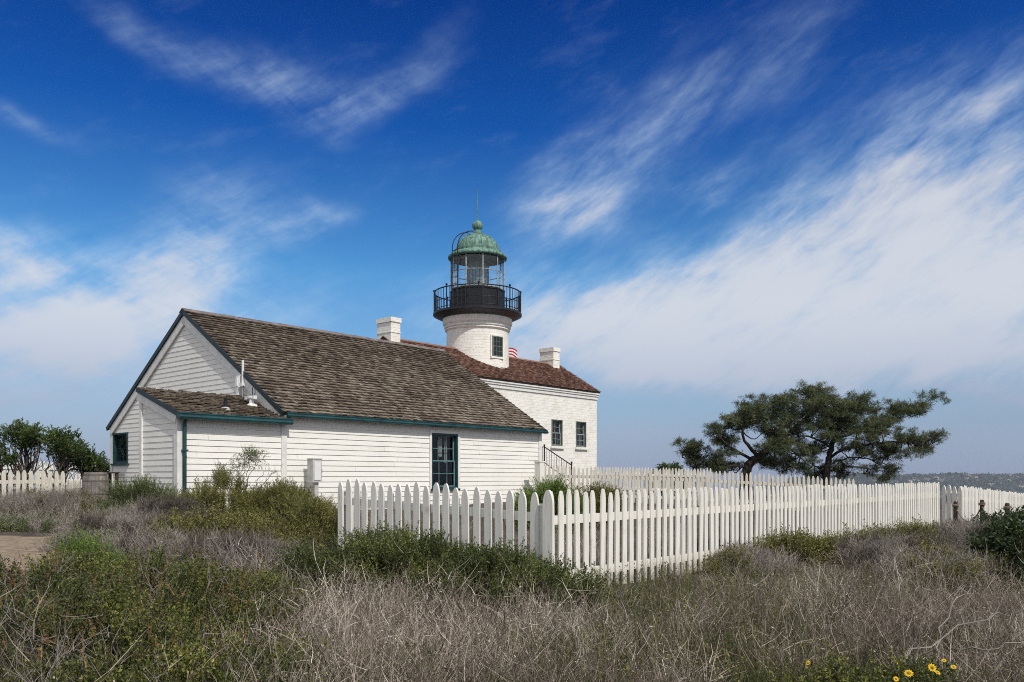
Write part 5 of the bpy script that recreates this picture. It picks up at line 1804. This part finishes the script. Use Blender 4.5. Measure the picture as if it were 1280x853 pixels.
for (x, y, Y, s_, lab) in fl_list:
    s_ *= .68
    p = px(x, y, Y); g = gz(p[0], p[1])
    o = empty('daisy', (p[0], p[1], g), rng.uniform(0, 6), label=lab, cat='flower', group='yellow daisies in the grass')
    h = p[2] - g
    tilt = Matrix.Rotation(R(rng.uniform(30, 65)), 3, 'X') @ Matrix.Rotation(rng.uniform(-.4, .4), 3, 'Y')
    o.rotation_euler = (0, 0, rng.uniform(-.5, .5))
    mb = MB()
    for k in range(12):
        a = 2 * math.pi * k / 12
        d = np.array([math.cos(a), math.sin(a), 0]); sd = np.array([-math.sin(a), math.cos(a), 0])
        q = [d * .008, d * .022 + sd * .006 + Z * .004, d * .034 + Z * .001, d * .022 - sd * .006 + Z * .004]
        mb.quad(*[tuple(np.array(tilt @ Vector(v * s_)) + Z * h) for v in q])
    mb.build('petals', M['yellow'], o)
    mb = MB(); mb.lathe([(.001, .008), (.007, .006), (.010, .001), (.006, -.004), (.001, -.006)], 10)
    mb.v = [tuple(np.array(tilt @ Vector(v) * s_) + Z * h) for v in mb.v]
    mb.build('flower_centre', M['disc'], o)
    mb = MB(); mb.tube([(0, .02, -.02), (.01, .02, h * .5), (0, .004, h - .003)], .0028, 5)
    mb.build('stalk', M['stalk'], o)

# ------------------------------------------------------------------ far shore: trees and houses on the hills
TB = []
for _ in range(4):
    t = Tm()
    for _ in range(40):
        t.leaf(rng.normal(size=3) * np.array([.45, .45, .35]) + np.array([0, 0, .5]), rv(), rv(), .6, .5, 0)
    TB.append(t.done())
M['far_tree'] = m_leaf('far_tree_leaves', [(.1, (.025, .035, .02)), (.5, (.045, .06, .03)), (.9, (.075, .09, .045))], .1)
n = 1700
Yh = rng.uniform(4700, 5600, n); kh = rng.uniform(.33, .66, n); Xh = kh * Yh
Ph = np.array([(a, b_, hill_z(a, b_) - 1) for a, b_ in zip(Xh, Yh)])
g_ = scatter('far_trees', TB, Ph, np.tile([0, 0, 1.0], (n, 1)), rng.uniform(9, 20, n), [M['far_tree']])
tag(g_, 'dark band of trees on the far blue hills', 'trees', kind='stuff')
M['far_wall'] = simple('pale_house_wall', (.78, .76, .72), .8, .1, .2)
M['far_roof'] = simple('tan_house_roof', (.30, .22, .18), .8, .1, .2)
src = None
for k in range(34):
    X = rng.uniform(.44, .64); Y = rng.uniform(4750, 5350); X *= Y
    if src is None:
        mb = MB()
        mb.box(-9, 9, -6, 6, -4, 5.5)
        i = len(mb.v); mb.v += [(-10, -7, 5.5), (10, -7, 5.5), (10, 7, 5.5), (-10, 7, 5.5), (-10, 0, 9.5), (10, 0, 9.5)]
        mb.f += [(i, i + 1, i + 5, i + 4), (i + 2, i + 3, i + 4, i + 5), (i, i + 4, i + 3), (i + 1, i + 2, i + 5)]; mb.m += [1] * 4
        o = src = mb.build('far_house', [M['far_wall'], M['far_roof']])
        tag(o, 'tiny pale house among trees on the far hills', 'house', 'houses on the far hills')
    else:
        o = src.copy(); col.objects.link(o)
    o.location = (X, Y, hill_z(X, Y) + 6)
    o.rotation_euler = (0, 0, rng.uniform(-.5, .5)); o.scale = (rng.uniform(1.0, 2.6), 1.2, rng.uniform(1.0, 1.7))

# ------------------------------------------------------------------ sea air between here and the far hills
mb = MB(); mb.box(-9000, 9000, -300, 9000, -152, 22)
hz = mb.build('haze', [])
m, t, b = mat('thin_sea_haze')
t.n.remove(b)
pv = t.node('ShaderNodeVolumePrincipled', {'Color': (.78, .86, 1.0, 1), 'Density': 0.000065, 'Anisotropy': .2})
t.l.new(pv.outputs[0], t.n['Material Output'].inputs['Volume'])
hz.data.materials.append(m)
tag(hz, kind='stuff')
